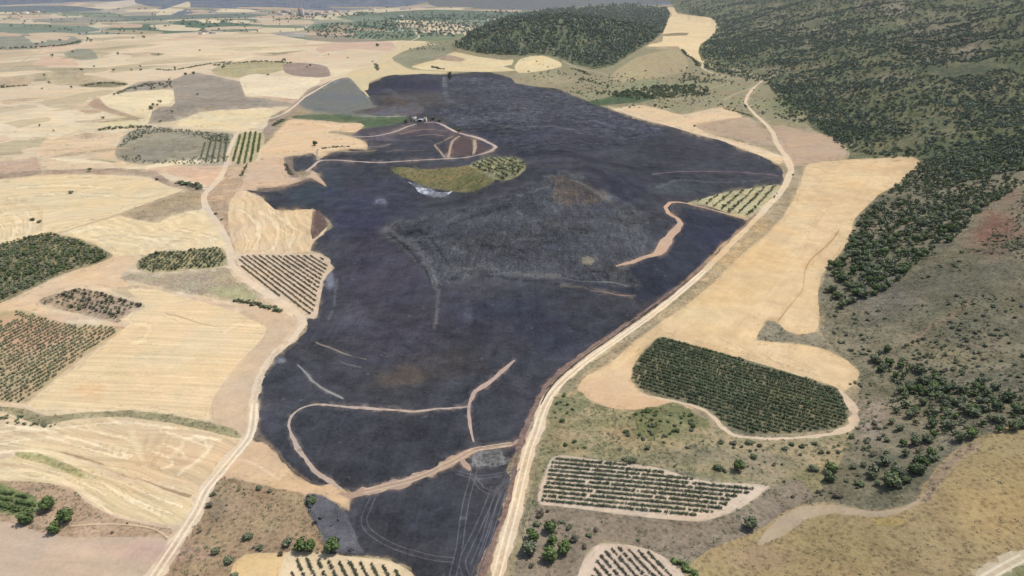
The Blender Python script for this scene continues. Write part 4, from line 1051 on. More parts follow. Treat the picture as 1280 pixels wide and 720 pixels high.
BARK = plain_mat('bark', (0.11, 0.085, 0.06), 0.95, 0.3, 6)
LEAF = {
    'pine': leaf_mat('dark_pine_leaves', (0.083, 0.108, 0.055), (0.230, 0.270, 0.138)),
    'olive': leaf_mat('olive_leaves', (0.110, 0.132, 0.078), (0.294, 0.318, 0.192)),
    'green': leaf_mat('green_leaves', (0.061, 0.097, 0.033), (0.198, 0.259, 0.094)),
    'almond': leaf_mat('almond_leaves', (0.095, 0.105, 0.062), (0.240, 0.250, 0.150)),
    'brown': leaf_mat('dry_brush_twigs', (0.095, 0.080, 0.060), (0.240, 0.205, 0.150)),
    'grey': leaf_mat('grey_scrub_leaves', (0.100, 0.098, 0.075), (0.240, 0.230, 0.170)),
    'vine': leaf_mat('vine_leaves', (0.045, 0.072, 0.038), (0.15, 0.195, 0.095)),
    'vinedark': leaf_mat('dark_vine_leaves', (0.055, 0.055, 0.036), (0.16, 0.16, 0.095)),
    'hazy': leaf_mat('hazy_far_leaves', (0.127, 0.167, 0.121), (0.247, 0.299, 0.213)),  # pale bluish tint: distance haze put into the leaf colour
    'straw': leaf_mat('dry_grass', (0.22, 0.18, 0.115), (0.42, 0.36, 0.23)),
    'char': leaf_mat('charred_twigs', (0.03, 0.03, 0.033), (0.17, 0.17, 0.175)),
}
NV = 5
TREE_T = [trunk_mesh('trunk', 1.0, 0.13, BARK, k) for k in range(NV)]
CROWNS = {}


def crown_mesh(shape, k, mk):
    key = (shape, k, mk)
    if key not in CROWNS:
        if shape == 'tree':
            v, t, s = crown(1.0, 210, 8, 0.80, 0.22, 100 + k, 1, cz=0.80)
        elif shape == 'tall':
            v, t, s = crown(1.0, 190, 7, 1.5, 0.24, 150 + k, 1, cz=1.8, cone=.5)
        else:
            v, t, s = crown(1.0, 130, 6, 0.62, 0.25, 200 + k, 1, cz=0.42)
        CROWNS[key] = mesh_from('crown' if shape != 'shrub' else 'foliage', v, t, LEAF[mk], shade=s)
    return CROWNS[key]


def plant(name, label, cat, x, y, r, shape, mk, group=None):
    """a tree or shrub as a thing with its own trunk and crown"""
    k = random.randrange(NV)
    z = float(height(x, y)) - 0.05
    o = link(name, None, loc=(x, y, z), label=label, category=cat, group=group)
    o.rotation_euler.z = random.uniform(0, 6.28)
    s = r * random.uniform(.95, 1.05)
    o.scale = (s, s * random.uniform(.9, 1.1), s * random.uniform(.85, 1.12))
    link('stem' if shape == 'shrub' else 'trunk', TREE_T[k], o)
    if shape == 'shrub':
        o.children[0].scale = (.6, .6, .45)
    link('foliage' if shape == 'shrub' else 'crown', crown_mesh(shape, k, mk), o)
    return o


LOW = {
    'tree': [crown(1.0, 26, 3, 0.80, 0.42, 300 + k, 0, cz=0.70) for k in range(6)],
    'tall': [crown(1.0, 26, 3, 1.35, 0.42, 340 + k, 0, cz=1.4, cone=.5) for k in range(6)],
    'shrub': [crown(1.0, 20, 3, 0.6, 0.42, 320 + k, 0, cz=0.4) for k in range(6)],
    'tuft': [crown(1.0, 7, 1, 0.5, 0.55, 330 + k, 0, cz=0.2, core=False) for k in range(6)],
    'clump': [crown(1.0, 22, 1, 0.62, 0.36, 360 + k, 0, cz=0.52) for k in range(8)],
}


def mass(name, items, mk, low, parent=None, **props):
    """many plants of one kind in one mesh; items = (x, y, r, shade offset)"""
    it = np.array(items, float)
    z = height(it[:, 0], it[:, 1])
    Vs, Ts, Ss = [], [], []
    n = 0
    R = np.random.default_rng(len(it))
    tm = LOW[low]
    pick = R.integers(len(tm), size=len(it))
    for k, (v, t, s) in enumerate(tm):
        sel = np.where(pick == k)[0]
        if not len(sel):
            continue
        a = R.uniform(0, 6.283, len(sel))
        ca, sa = np.cos(a), np.sin(a)
        r = it[sel, 2]
        X = (v[None, :, 0] * ca[:, None] - v[None, :, 1] * sa[:, None]) * r[:, None] + it[sel, 0][:, None]
        Y = (v[None, :, 0] * sa[:, None] + v[None, :, 1] * ca[:, None]) * r[:, None] + it[sel, 1][:, None]
        Z = v[None, :, 2] * (r * R.uniform(.8, 1.2, len(sel)))[:, None] + z[sel][:, None]
        Vs.append(np.stack([X, Y, Z], 2).reshape(-1, 3))
        T = t[None] + (np.arange(len(sel)) * len(v))[:, None, None] + n
        Ts.append(T.reshape(-1, 3))
        Ss.append(np.clip(s[None] + it[sel, 3][:, None], 0, 1).ravel())
        n += len(sel) * len(v)
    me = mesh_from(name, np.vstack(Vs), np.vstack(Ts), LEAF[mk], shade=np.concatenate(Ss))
    return link(name, me, parent, **props)


# land faces in the view, for sowing
FC = WV[QF].mean(1)
FP = project(FC)
e1 = WV[QF[:, 1]] - WV[QF[:, 0]]
e2 = WV[QF[:, 2]] - WV[QF[:, 0]]
FA = np.linalg.norm(np.cross(e1, e2), axis=1) / 2
FD = np.sqrt((FC ** 2).sum(1))
LINEOWN = np.array([L['line'] for L in LAND] + [False])


def sow(poly, dens, clump=0.0, cs=25, full=700, seed=0, avoid=True, owners=None):
    """ground points inside a traced outline, dens = plants per square metre, thinned far away"""
    p = pts(poly)
    sel = inside(FP, p) & (FP[:, 0] > -50) & (FP[:, 0] < 1340) & (FP[:, 1] < 760)
    if avoid:
        sel &= ~LINEOWN[owner]
    if owners is not None:
        sel &= np.isin(owner, owners)
    idx = np.where(sel)[0]
    if not len(idx):
        return np.zeros((0, 2))
    R = np.random.default_rng(seed + 1000)
    lam = FA[idx] * dens * np.minimum(1, (full / FD[idx])) ** 1.6
    if clump:
        nz = fbm(FC[idx, 0], FC[idx, 1], cs, seed + 50, 4)
        lam = lam * np.clip(0.5 + nz * 2.2 * clump + (1 - clump) * 0.5, 0, 3)
    c = R.poisson(lam)
    fi = np.repeat(idx, c)
    a = R.random(len(fi))
    b = R.random(len(fi))
    fl = a + b > 1
    a[fl], b[fl] = 1 - a[fl], 1 - b[fl]
    P0 = WV[QF[fi, 0]] + a[:, None] * e1[fi] + b[:, None] * e2[fi]
    return P0[:, :2]


POOL = {}       # kind of plant -> list of candidates (x, y, r, material, shape, label, group)


def pool(kind, xy, rmin, rmax, mk, shape, label, group, grow=True):
    if not len(xy):
        return
    R = np.random.default_rng(len(xy) + 5)
    r = rmin + (rmax - rmin) * R.random(len(xy)) ** 1.7
    d = np.sqrt((xy ** 2).sum(1))
    if grow:
        r = r * np.clip((d / 700) ** 0.45, 1, 1.9)
    mks = mk if isinstance(mk, (list, tuple)) else [mk]
    pk = R.integers(len(mks), size=len(xy))
    for (x, y), rr, k in zip(xy, r, pk):
        POOL.setdefault(kind, []).append((x, y, rr, mks[k], shape, label, group))


# ---- woods and brush
G_UP = 'woodland trees on the upper right mountainside'
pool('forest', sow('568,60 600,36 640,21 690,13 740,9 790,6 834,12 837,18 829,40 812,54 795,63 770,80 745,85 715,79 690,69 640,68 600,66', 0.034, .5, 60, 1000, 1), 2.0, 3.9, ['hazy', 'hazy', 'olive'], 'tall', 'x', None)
pool('tree', sow('880,85 876,60 895,40 895,24 850,14 850,-12 1340,-12 1340,150 1290,215 1200,225 1150,200 1060,190 1010,150 960,108', 0.100, .6, 70, 650, 2), 1.2, 2.7, ['hazy', 'olive', 'pine', 'hazy'], 'tree', 'bushy tree in the open wood covering the upper right mountainside', G_UP)
pool('tree', sow('1156,200 1290,160 1290,225 1230,260 1190,300 1130,345 1095,370 1050,385 1026,372 1036,340 1056,315 1066,290 1085,262 1125,228', 0.100, .45, 40, 600, 3), 1.1, 2.7, ['pine', 'olive', 'olive', 'green'], 'tree', 'dark round tree in the belt along the right edge of the golden field', 'trees along the right edge of the golden field')
pool('tree', sow('1082,452 1100,435 1135,440 1160,470 1200,480 1290,488 1290,535 1215,545 1190,570 1160,590 1130,608 1100,612 1085,590 1115,560 1110,520 1112,490', 0.14, .45, 25, 600, 4), 0.8, 2.2, ['olive', 'olive', 'green', 'pine'], 'tree', 'grey green round tree in the belt above the golden grass slope', 'trees in the belt above the golden grass slope')
pool('tree', sow('1100,200 1060,192 1050,176 1010,155 985,150 965,112 955,100 1000,115 1060,150 1150,195', 0.045, .5, 40, 600, 5), 1.2, 2.6, ['green', 'olive'], 'tree', 'green tree on the slope foot right of the pinkish bare field', 'trees right of the pinkish bare field')
pool('shrub', sow('1024,372 1060,392 1110,380 1160,340 1230,300 1290,230 1290,480 1200,476 1150,462 1130,438 1095,432 1070,455 1046,440 1024,410', 0.150, .8, 30, 600, 6), 0.4, 1.3, ['pine', 'grey', 'olive', 'olive'], 'shrub', 'dark low shrub on the grey brown mountainside above the tree belt', 'shrubs on the grey brown mountainside')
pool('shrub', sow('1062,478 1076,470 1110,500 1112,560 1085,600 1060,625 1000,628 960,605 905,602 900,560 960,550 1030,546 1060,535 1074,515', 0.080, .6, 22, 600, 7), 0.55, 1.35, ['pine', 'grey', 'olive', 'brown'], 'shrub', 'dark shrub on the mauve slope between the dark vineyard and the golden slope', 'shrubs between the dark vineyard and the golden slope')
pool('shrub', sow('690,500 722,490 780,514 900,542 905,600 820,580 700,566 676,580 670,560', 0.018, .7, 25, 600, 8), 0.5, 1.3, ['grey', 'olive', 'green'], 'shrub', 'olive green shrub on the scrub between the two vineyards right of the road', 'shrubs between the two vineyards')
pool('shrub', sow('664,640 700,640 840,655 920,645 1000,615 1030,622 960,650 880,686 850,700 790,678 740,676 715,715 630,722 650,660', 0.014, .7, 25, 600, 9), 0.4, 1.0, ['grey', 'brown', 'olive'], 'shrub', 'small grey shrub on the brush bank below the long vineyard', 'shrubs on the brush bank below the long vineyard')
pool('shrub', sow('264,600 300,606 380,624 398,690 300,690 282,722 222,722 245,660', 0.014, .6, 20, 600, 10), 0.35, 0.9, ['grey', 'olive', 'brown'], 'shrub', 'small bush on the brown slope left of the burned brush', 'bushes on the brown slope left of the burned brush')
pool('shrub', sow('500,60 560,52 640,70 700,90 770,90 860,85 920,100 1000,130 1010,158 900,134 765,136 700,112 640,96 640,90 700,84 640,70', 0.012, .9, 50, 700, 11), 0.9, 2.2, ['olive', 'pine', 'grey'], 'shrub', 'bush on the olive flats behind the burn', 'bushes on the flats behind the burn')
pool('shrub', sow('60,602 115,630 205,662 90,670 45,640 60,620', 0.02, .5, 20, 600, 12), 0.3, .8, ['brown', 'grey'], 'shrub', 'dry little bush near the round trees at lower left', 'dry bushes near the round trees at lower left')
pool('charred', sow('380,626 388,616 421,630 445,670 455,692 408,689', 0.06, .3, 20, 600, 13), 0.4, 1.1, 'char', 'shrub', 'x', None)
pool('grove', sow('745,118 780,113 820,108 868,107 886,112 882,120 840,124 790,124', 0.03, .4, 30, 1200, 14), 1.6, 3.0, ['pine'], 'tree', 'x', None)
pool('grove', sow('848,95 880,92 925,98 918,105 850,103', 0.010, .5, 30, 1200, 16), 1.6, 2.6, ['olive'], 'tree', 'x', None)
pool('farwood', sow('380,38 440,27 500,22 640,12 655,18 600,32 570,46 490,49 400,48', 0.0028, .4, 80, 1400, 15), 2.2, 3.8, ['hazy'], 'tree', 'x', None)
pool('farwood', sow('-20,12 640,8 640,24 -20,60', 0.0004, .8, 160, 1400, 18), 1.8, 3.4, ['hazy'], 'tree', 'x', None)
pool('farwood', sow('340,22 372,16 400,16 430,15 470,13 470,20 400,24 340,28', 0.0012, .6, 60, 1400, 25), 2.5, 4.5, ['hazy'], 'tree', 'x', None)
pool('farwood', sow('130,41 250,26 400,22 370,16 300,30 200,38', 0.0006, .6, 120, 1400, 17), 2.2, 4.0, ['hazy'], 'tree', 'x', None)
pool('hillock', sow('0,66 500,60 440,95 340,120 200,215 0,290', 0.00016, .9, 120, 1200, 33), 1.6, 3.0, ['olive', 'pine'], 'tree', 'x', None)
pool('hillock', sow('150,117 180,103 220,100 225,113 186,113', 0.006, .3, 60, 1000, 19), 1.5, 2.4, ['olive', 'grey'], 'tree', 'x', None)

pool('shrub', sow('788,520 820,508 862,511 884,524 845,546 800,548', 0.10, .3, 25, 600, 41), 0.5, 1.2, ['green', 'olive'], 'shrub', 'green low shrub in the fresh green patch under the dark vineyard', 'shrubs in the fresh green patch')
pool('shrub', sow('688,515 700,492 736,498 718,514 698,535', 0.09, .3, 25, 600, 42), 0.5, 1.2, ['green', 'olive'], 'shrub', 'green low shrub beside the road at the foot of the golden field', 'shrubs beside the road at the golden field foot')
pool('shrub', sow('700,552 722,550 745,562 740,570 715,565', 0.12, .3, 25, 600, 43), 0.5, 1.1, ['green'], 'shrub', 'bright shrub in the low green streak above the long vineyard', 'shrubs in the green streak above the long vineyard')
# ---- orchards with separate trees
ORCH = [
    ('870,252 900,243 940,237 970,233 973,241 960,254 938,270 926,270 900,261', (1, -0.95), 6.2, 3.2, 1.35, ['olive', 'green'], 'round orchard tree in the unburned wedge beside the road bend', .04),
    ('586,208 605,199 625,197 645,198 655,203 655,211 644,221 628,225 612,221 600,213', (1, .55), 5.0, 4.0, 1.45, ['olive', 'almond'], 'round tree in the unburned orchard island inside the burn', .05),
    ('-20,318 0,306 50,294 62,292 78,296 95,300 116,308 139,320 118,329 96,335 60,349 28,365 0,376 -20,380', (1, -.4), 3.0, 2.6, 1.45, ['green', 'olive', 'olive'], 'leafy tree in the dense orchard at the left edge below the track', .12),
    ('172,330 180,323 196,317 230,314 276,311 279,331 230,336 192,340 175,335', (1, -.04), 2.6, 2.4, 1.2, ['olive', 'almond'], 'small pale green tree in the low orchard left of the winding road', .1),
    ('52,377 77,366 105,362 143,371 180,382 163,387 145,398 128,395 90,385', (1, .3), 3.2, 3.0, 1.2, ['olive', 'grey', 'almond'], 'grey green tree in the spindle shaped orchard at left', .15),
    ('162,166 190,160 215,161 250,165 290,169 286,180 262,176 230,167 185,168 160,180 150,186', (1, .02), 4.6, 4.2, 1.5, ['olive', 'almond'], 'little tree along the rim of the oval mauve orchard', .2),
    ('150,199 180,205 240,206 285,203 286,196 250,196 200,203 155,194', (1, .02), 4.6, 4.2, 1.3, ['olive'], 'little tree on the lower rim of the oval mauve orchard', .3),
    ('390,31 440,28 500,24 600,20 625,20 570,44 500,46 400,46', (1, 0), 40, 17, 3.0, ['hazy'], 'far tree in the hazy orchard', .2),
]
for P0, dn, rs, ts, r, mk, lab, miss in ORCH:
    pol = unproject(smooth_line(pts(P0), True, 8))
    c = pts(P0).mean(0)
    a, b = unproject([c, c + np.array(dn) * 3])
    d = (b - a) / np.linalg.norm(b - a)
    n = np.array([-d[1], d[0]])
    o0 = pol.mean(0)
    s = (pol - o0) @ d
    t = (pol - o0) @ n
    S, T = np.meshgrid(np.arange(s.min(), s.max(), ts), np.arange(t.min(), t.max(), rs))
    xy = o0 + S.ravel()[:, None] * d + T.ravel()[:, None] * n
    R = np.random.default_rng(int(abs(c[0])) + 3)
    xy = xy + R.normal(0, .09 * ts, xy.shape)
    xy = xy[inside(xy, pol)]
    xy = xy[R.random(len(xy)) > miss]
    pool('orchard_tree' if r < 3 else 'farorchard', xy, r * .7, r * 1.1, mk, 'tree', lab, None if r >= 3 else 'orchard: ' + lab, grow=False)

# ---- turn the pools into things and masses
MAXN = 290
CATS = {'tree': 'tree', 'shrub': 'shrub', 'orchard_tree': 'orchard tree'}
MASSLAB = {
    'forest': ('forest', 'dense dark wood covering the hill between the cream fields', 'forest'),
    'tree': ('forest', 'far woodland clumps mottling the right mountainside', 'forest'),
    'shrub': ('undergrowth', 'small dark brush dotting the dry slopes', 'undergrowth'),
    'orchard_tree': ('orchard_foliage', 'many small orchard trees in the farther plots', 'orchard'),
    'charred': ('undergrowth', 'charred grey brush above the bottom vineyard', 'undergrowth'),
    'grove': ('forest', 'dark strip of trees on the flats behind the burn', 'grove'),
    'farwood': ('forest', 'hazy scattered trees on the far plain by the village', 'trees'),
    'hillock': ('undergrowth', 'tiny scattered trees dotting the left plain and its hillock', 'trees'),
    'farorchard': ('forest', 'dotted rows of trees in the hazy far orchard', 'orchard'),
}
for kind, L in POOL.items():
    A = np.array([c[:3] for c in L])
    d = np.sqrt(A[:, 0] ** 2 + A[:, 1] ** 2 + CAM_H ** 2)
    size = A[:, 2] / d
    px = project(on_ground(A[:, :2]))
    size[(px[:, 0] < -4) | (px[:, 0] > 1284) | (px[:, 1] < 0) | (px[:, 1] > 722)] = 0
    order = np.argsort(-size)
    solo = set(order[:MAXN].tolist()) if kind in CATS else set()
    if kind in CATS:
        for i in solo:
            x, y, r, mk, shape, lab, grp = L[i]
            plant({'tree': 'tree', 'shrub': 'shrub', 'orchard_tree': 'orchard_tree'}[kind], lab, CATS[kind], x, y, r, shape, mk, grp)
    rest = {}
    for i, c in enumerate(L):
        if i not in solo:
            sh = vnoise(c[0], c[1], 35, 77) * 0.18 + random.uniform(-.15, .15)
            rest.setdefault((c[3], c[4]), []).append((c[0], c[1], c[2], float(sh)))
    nm, lb, ct = MASSLAB[kind]
    # one object per kind: several leaf colours become material slots of one mesh
    parts = []
    for (mk, shape), items in rest.items():
        o = mass(nm, items, mk, shape)
        parts.append(o)
    if parts:
        if len(parts) > 1:
            Vs, Ts, Ss, Ms, mats, n = [], [], [], [], [], 0
            for k, o in enumerate(parts):
                me = o.data
                v = np.empty(len(me.vertices) * 3, np.float32)
                me.vertices.foreach_get('co', v)
                t = np.empty(len(me.loops), np.int32)
                me.loops.foreach_get('vertex_index', t)
                s = np.empty(len(me.vertices), np.float32)
                me.attributes['shade'].data.foreach_get('value', s)
                Vs.append(v.reshape(-1, 3))
                Ts.append(t.reshape(-1, 3) + n)
                Ss.append(s)
                Ms.append(np.full(len(t) // 3, k))
                mats.append(me.materials[0])
                n += len(v) // 3
            for o in parts:
                me = o.data
                bpy.data.objects.remove(o)
                bpy.data.meshes.remove(me)
            me = mesh_from(nm, np.vstack(Vs), np.vstack(Ts), mats, shade=np.concatenate(Ss), midx=np.concatenate(Ms))
            o = link(nm, me)
        else:
            o = parts[0]
        o['kind'] = 'stuff'
        o['label'] = lb
        print(kind, len(L), 'solo', len(solo))

xy = sow('488,212 500,209 540,212 585,207 612,218 618,226 600,236 560,239 530,232 506,222', 0.05, .2, 20, 900, 27)
mass('undergrowth', [(x, y, random.uniform(.6, 1.3), random.uniform(-.2, .2)) for x, y in xy], 'green', 'tuft', kind='stuff', label='green growth covering the unburned grass island')
# ---- low tufts that roughen the scrub close by
tu = []
SCR = [i for i, L in enumerate(LAND) if L['kind'] in ('scrub', 'woods') and L['name'] in ('scrubland', 'scrub_slope', 'scrub_patch', 'wooded_slope', 'grass_bank', 'orchard_ground', 'bare_strip')]
xy = sow('-40,300 -40,760 1340,760 1340,120 1000,150 1000,260 600,620', 0.30, .7, 12, 330, 21, owners=SCR)
tuft_items = [(x, y, random.uniform(.25, .7), random.uniform(-.2, .3)) for x, y in xy]
n3 = len(tuft_items) // 2
mass('undergrowth', tuft_items[:n3], 'olive', 'tuft', kind='stuff', label='low grey herbs and heather tufts roughening the dry slopes')
mass('dry_grass', tuft_items[n3:], 'brown', 'tuft', kind='stuff', label='brown dry tufts scattered over the scrub slopes')
GR = [i for i, L in enumerate(LAND) if L['name'] in ('grass_field', 'grass_patch', 'verge')]
xy = sow('640,300 1340,450 1340,760 600,760', 0.16, .5, 10, 330, 22, owners=GR)
mass('dry_grass', [(x, y, random.uniform(.25, .6), random.uniform(-.3, .3)) for x, y in xy], 'straw', 'tuft', kind='stuff', label='golden grass tussocks on the slope in the lower right corner')
print('tufts', len(tuft_items), len(xy))

BS = [i for i, L in enumerate(LAND) if L['name'] in ('burned_slope', 'burned_gully', 'ash_patch')]
xy = sow('440,90 1000,90 1000,380 440,400', 0.09, .7, 12, 520, 23, owners=BS)
BF = [i for i, L in enumerate(LAND) if L['name'] == 'burned_field']
xy2 = sow('300,90 1000,90 1000,760 300,760', 0.012, 1.0, 16, 450, 24, owners=BF)
mass('charred_tufts', [(x, y, random.uniform(.25, .8), random.uniform(-.3, .5)) for x, y in np.vstack([xy, xy2])], 'char', 'tuft', kind='stuff', label='charred grass tufts and ash grey stubs roughening the burned ground')
print('charred', len(xy), len(xy2))

# ---- vineyards: every row is a thing
ORD = ['first', 'second', 'third', 'fourth', 'fifth', 'sixth', 'seventh', 'eighth', 'ninth', 'tenth', 'eleventh', 'twelfth', 'thirteenth', 'fourteenth', 'fifteenth', 'sixteenth',
       'seventeenth', 'eighteenth', 'nineteenth', 'twentieth'] + ['twenty-' + k for k in ['first', 'second', 'third', 'fourth', 'fifth', 'sixth', 'seventh', 'eighth', 'ninth']] + \
      ['thirtieth'] + ['thirty-' + k for k in ['first', 'second', 'third', 'fourth', 'fifth', 'sixth', 'seventh', 'eighth', 'ninth']] + ['fortieth'] + ['forty-' + k for k in ['first', 'second', 'third', 'fourth', 'fifth', 'sixth', 'seventh', 'eighth', 'ninth']]


def clump_tpl(k):
    return LOW['clump'][k]


def vineyard(P0, dn, spacing, step, r, mk, gap, label, group, patchy=0.0, wobble=.12, name='vine_row', cat='vine row', lo=.7):
    pol = unproject(smooth_line(pts(P0), True, 6))
    c = pts(P0).mean(0)
    a, b = unproject([c - np.array(dn) * 2, c + np.array(dn) * 2])
    d = (b - a) / np.linalg.norm(b - a)
    n = np.array([-d[1], d[0]])
    if abs(n[0]) > abs(n[1]):                     # count from the left
        if n[0] < 0:
            n = -n
    elif n[1] > 0:                                # count from the far side
        n = -n
    o0 = pol.mean(0)
    s = (pol - o0) @ d
    t = (pol - o0) @ n
    R = np.random.default_rng(int(c[0] * 3 + c[1]))
    k = 0
    for tv in np.arange(t.min() + spacing * .5, t.max() - spacing * .2, spacing):
        sv = np.arange(s.min(), s.max(), step)
        xy = o0 + sv[:, None] * d + tv * n
        m = inside(xy, pol)
        if m.sum() < 6:
            continue
        miss = R.random(len(xy)) < gap
        if patchy:
            nz = fbm(xy[:, 0], xy[:, 1], 14, 91, 3)
            miss |= nz < (-1 + patchy * 1.1)
        keep = m & ~miss
        if keep.sum() < 1:
            continue
        if k >= len(ORD):
            break
        xy = xy[keep] + R.normal(0, wobble, (keep.sum(), 2))
        rr = r * R.uniform(lo, 1.15, len(xy))
        sh = vnoise(xy[:, 0], xy[:, 1], 9, 61) * .25 + R.uniform(-.15, .15, len(xy))
        base = xy[len(xy) // 2]
        z0 = float(height(*base))
        Vs, Ts, Ss, n0 = [], [], [], 0
        zz = height(xy[:, 0], xy[:, 1])
        for (x, y), z, q, hh in zip(xy, zz, rr, sh):
            v, tt, ss = clump_tpl(R.integers(8))
            a0 = R.uniform(0, 6.28)
            ca, sa = math.cos(a0), math.sin(a0)
            w = np.stack([(v[:, 0] * ca - v[:, 1] * sa) * q + x - base[0], (v[:, 0] * sa + v[:, 1] * ca) * q + y - base[1], v[:, 2] * q + z - z0], 1)
            Vs.append(w)
            Ts.append(tt + n0)
            Ss.append(np.clip(ss + hh, 0, 1))
            n0 += len(v)
        me = mesh_from('foliage', np.vstack(Vs), np.vstack(Ts), LEAF[mk], shade=np.concatenate(Ss))
        link(name, me, loc=(base[0], base[1], z0), label=label % ORD[k], category=cat, group=group)
        k += 1
    print(group, k)


vineyard('824,423 832,423 870,434 930,451 990,469 1043,486 1053,498 1058,514 1055,528 1038,535 1000,539 960,541 924,539 907,529 892,514 852,499 822,493 802,484 791,474 792,461 805,442', (1, .29), 2.45, .8, .80, 'vine', .04,
         '%s row from the top edge of the large dark vineyard', 'rows of the large dark vineyard', patchy=.12, lo=.6, wobble=.14)
vineyard('694,574 735,576 800,584 860,598 900,604 944,607 938,615 914,624 903,636 880,644 800,642 720,634 679,629 684,602', (1, .095), 2.15, .62, .62, 'vine', .04,
         '%s row from the top of the long pale vineyard', 'rows of the long pale vineyard', patchy=.27, wobble=.07, lo=.72)
vineyard('738,724 745,705 755,690 768,685 792,687 815,692 832,705 850,726 860,760 735,760', (1, 1.1), 2.1, .6, .50, 'vinedark', .05,
         '%s row from the left in the bottom vineyard right of the road', 'rows of the bottom right vineyard', patchy=.2, wobble=.06)
vineyard('370,702 400,701 440,703 475,706 495,713 506,726 505,770 370,770', (.5, 1), 2.5, .6, .55, 'vinedark', .06,
         '%s row from the left in the short vineyard under the burned brush', 'rows of the short bottom vineyard', patchy=.2, wobble=.06)
vineyard('300,321 345,320 392,320 403,323 410,332 402,347 396,370 391,392 386,394 370,384 345,367 322,350 304,337', (1.4, 1), 2.9, .85, .62, 'vinedark', .02,
         '%s dark row from the left in the tapering striped vineyard', 'rows of the tapering striped vineyard', patchy=.2)
vineyard('-25,405 0,392 30,390 45,395 75,404 95,407 135,409 147,413 118,434 78,463 48,489 28,502 0,501 -25,505', (1, -.55), 2.7, 1.2, .78, 'olive', .1,
         '%s row from the upper left in the big brown vineyard at the left edge', 'rows of the big left edge vineyard', patchy=.42, wobble=.2)
vineyard('292,203 297,171 306,166 324,166 329,171 319,199 312,204', (.2, -1), 5.2, 1.9, 1.35, 'green', .02,
         '%s green row from the left in the plot right of the narrow road', 'rows of the green plot right of the narrow road', name='fruit_row', cat='orchard row')
vineyard('250,199 256,180 262,171 288,171 284,201', (-.22, 1), 5.2, 1.9, 1.2, 'olive', .1,
         '%s row from the left at the right end of the oval orchard', 'rows at the right end of the oval orchard', name='fruit_row', cat='orchard row')
vineyard('-25,612 0,612 25,618 44,628 46,636 30,643 0,636 -25,632', (1, .18), 2.6, .9, .9, 'green', .05,
         '%s green row from the top in the lower left crop patch', 'rows of the lower left crop patch', name='crop_row', cat='crop row')

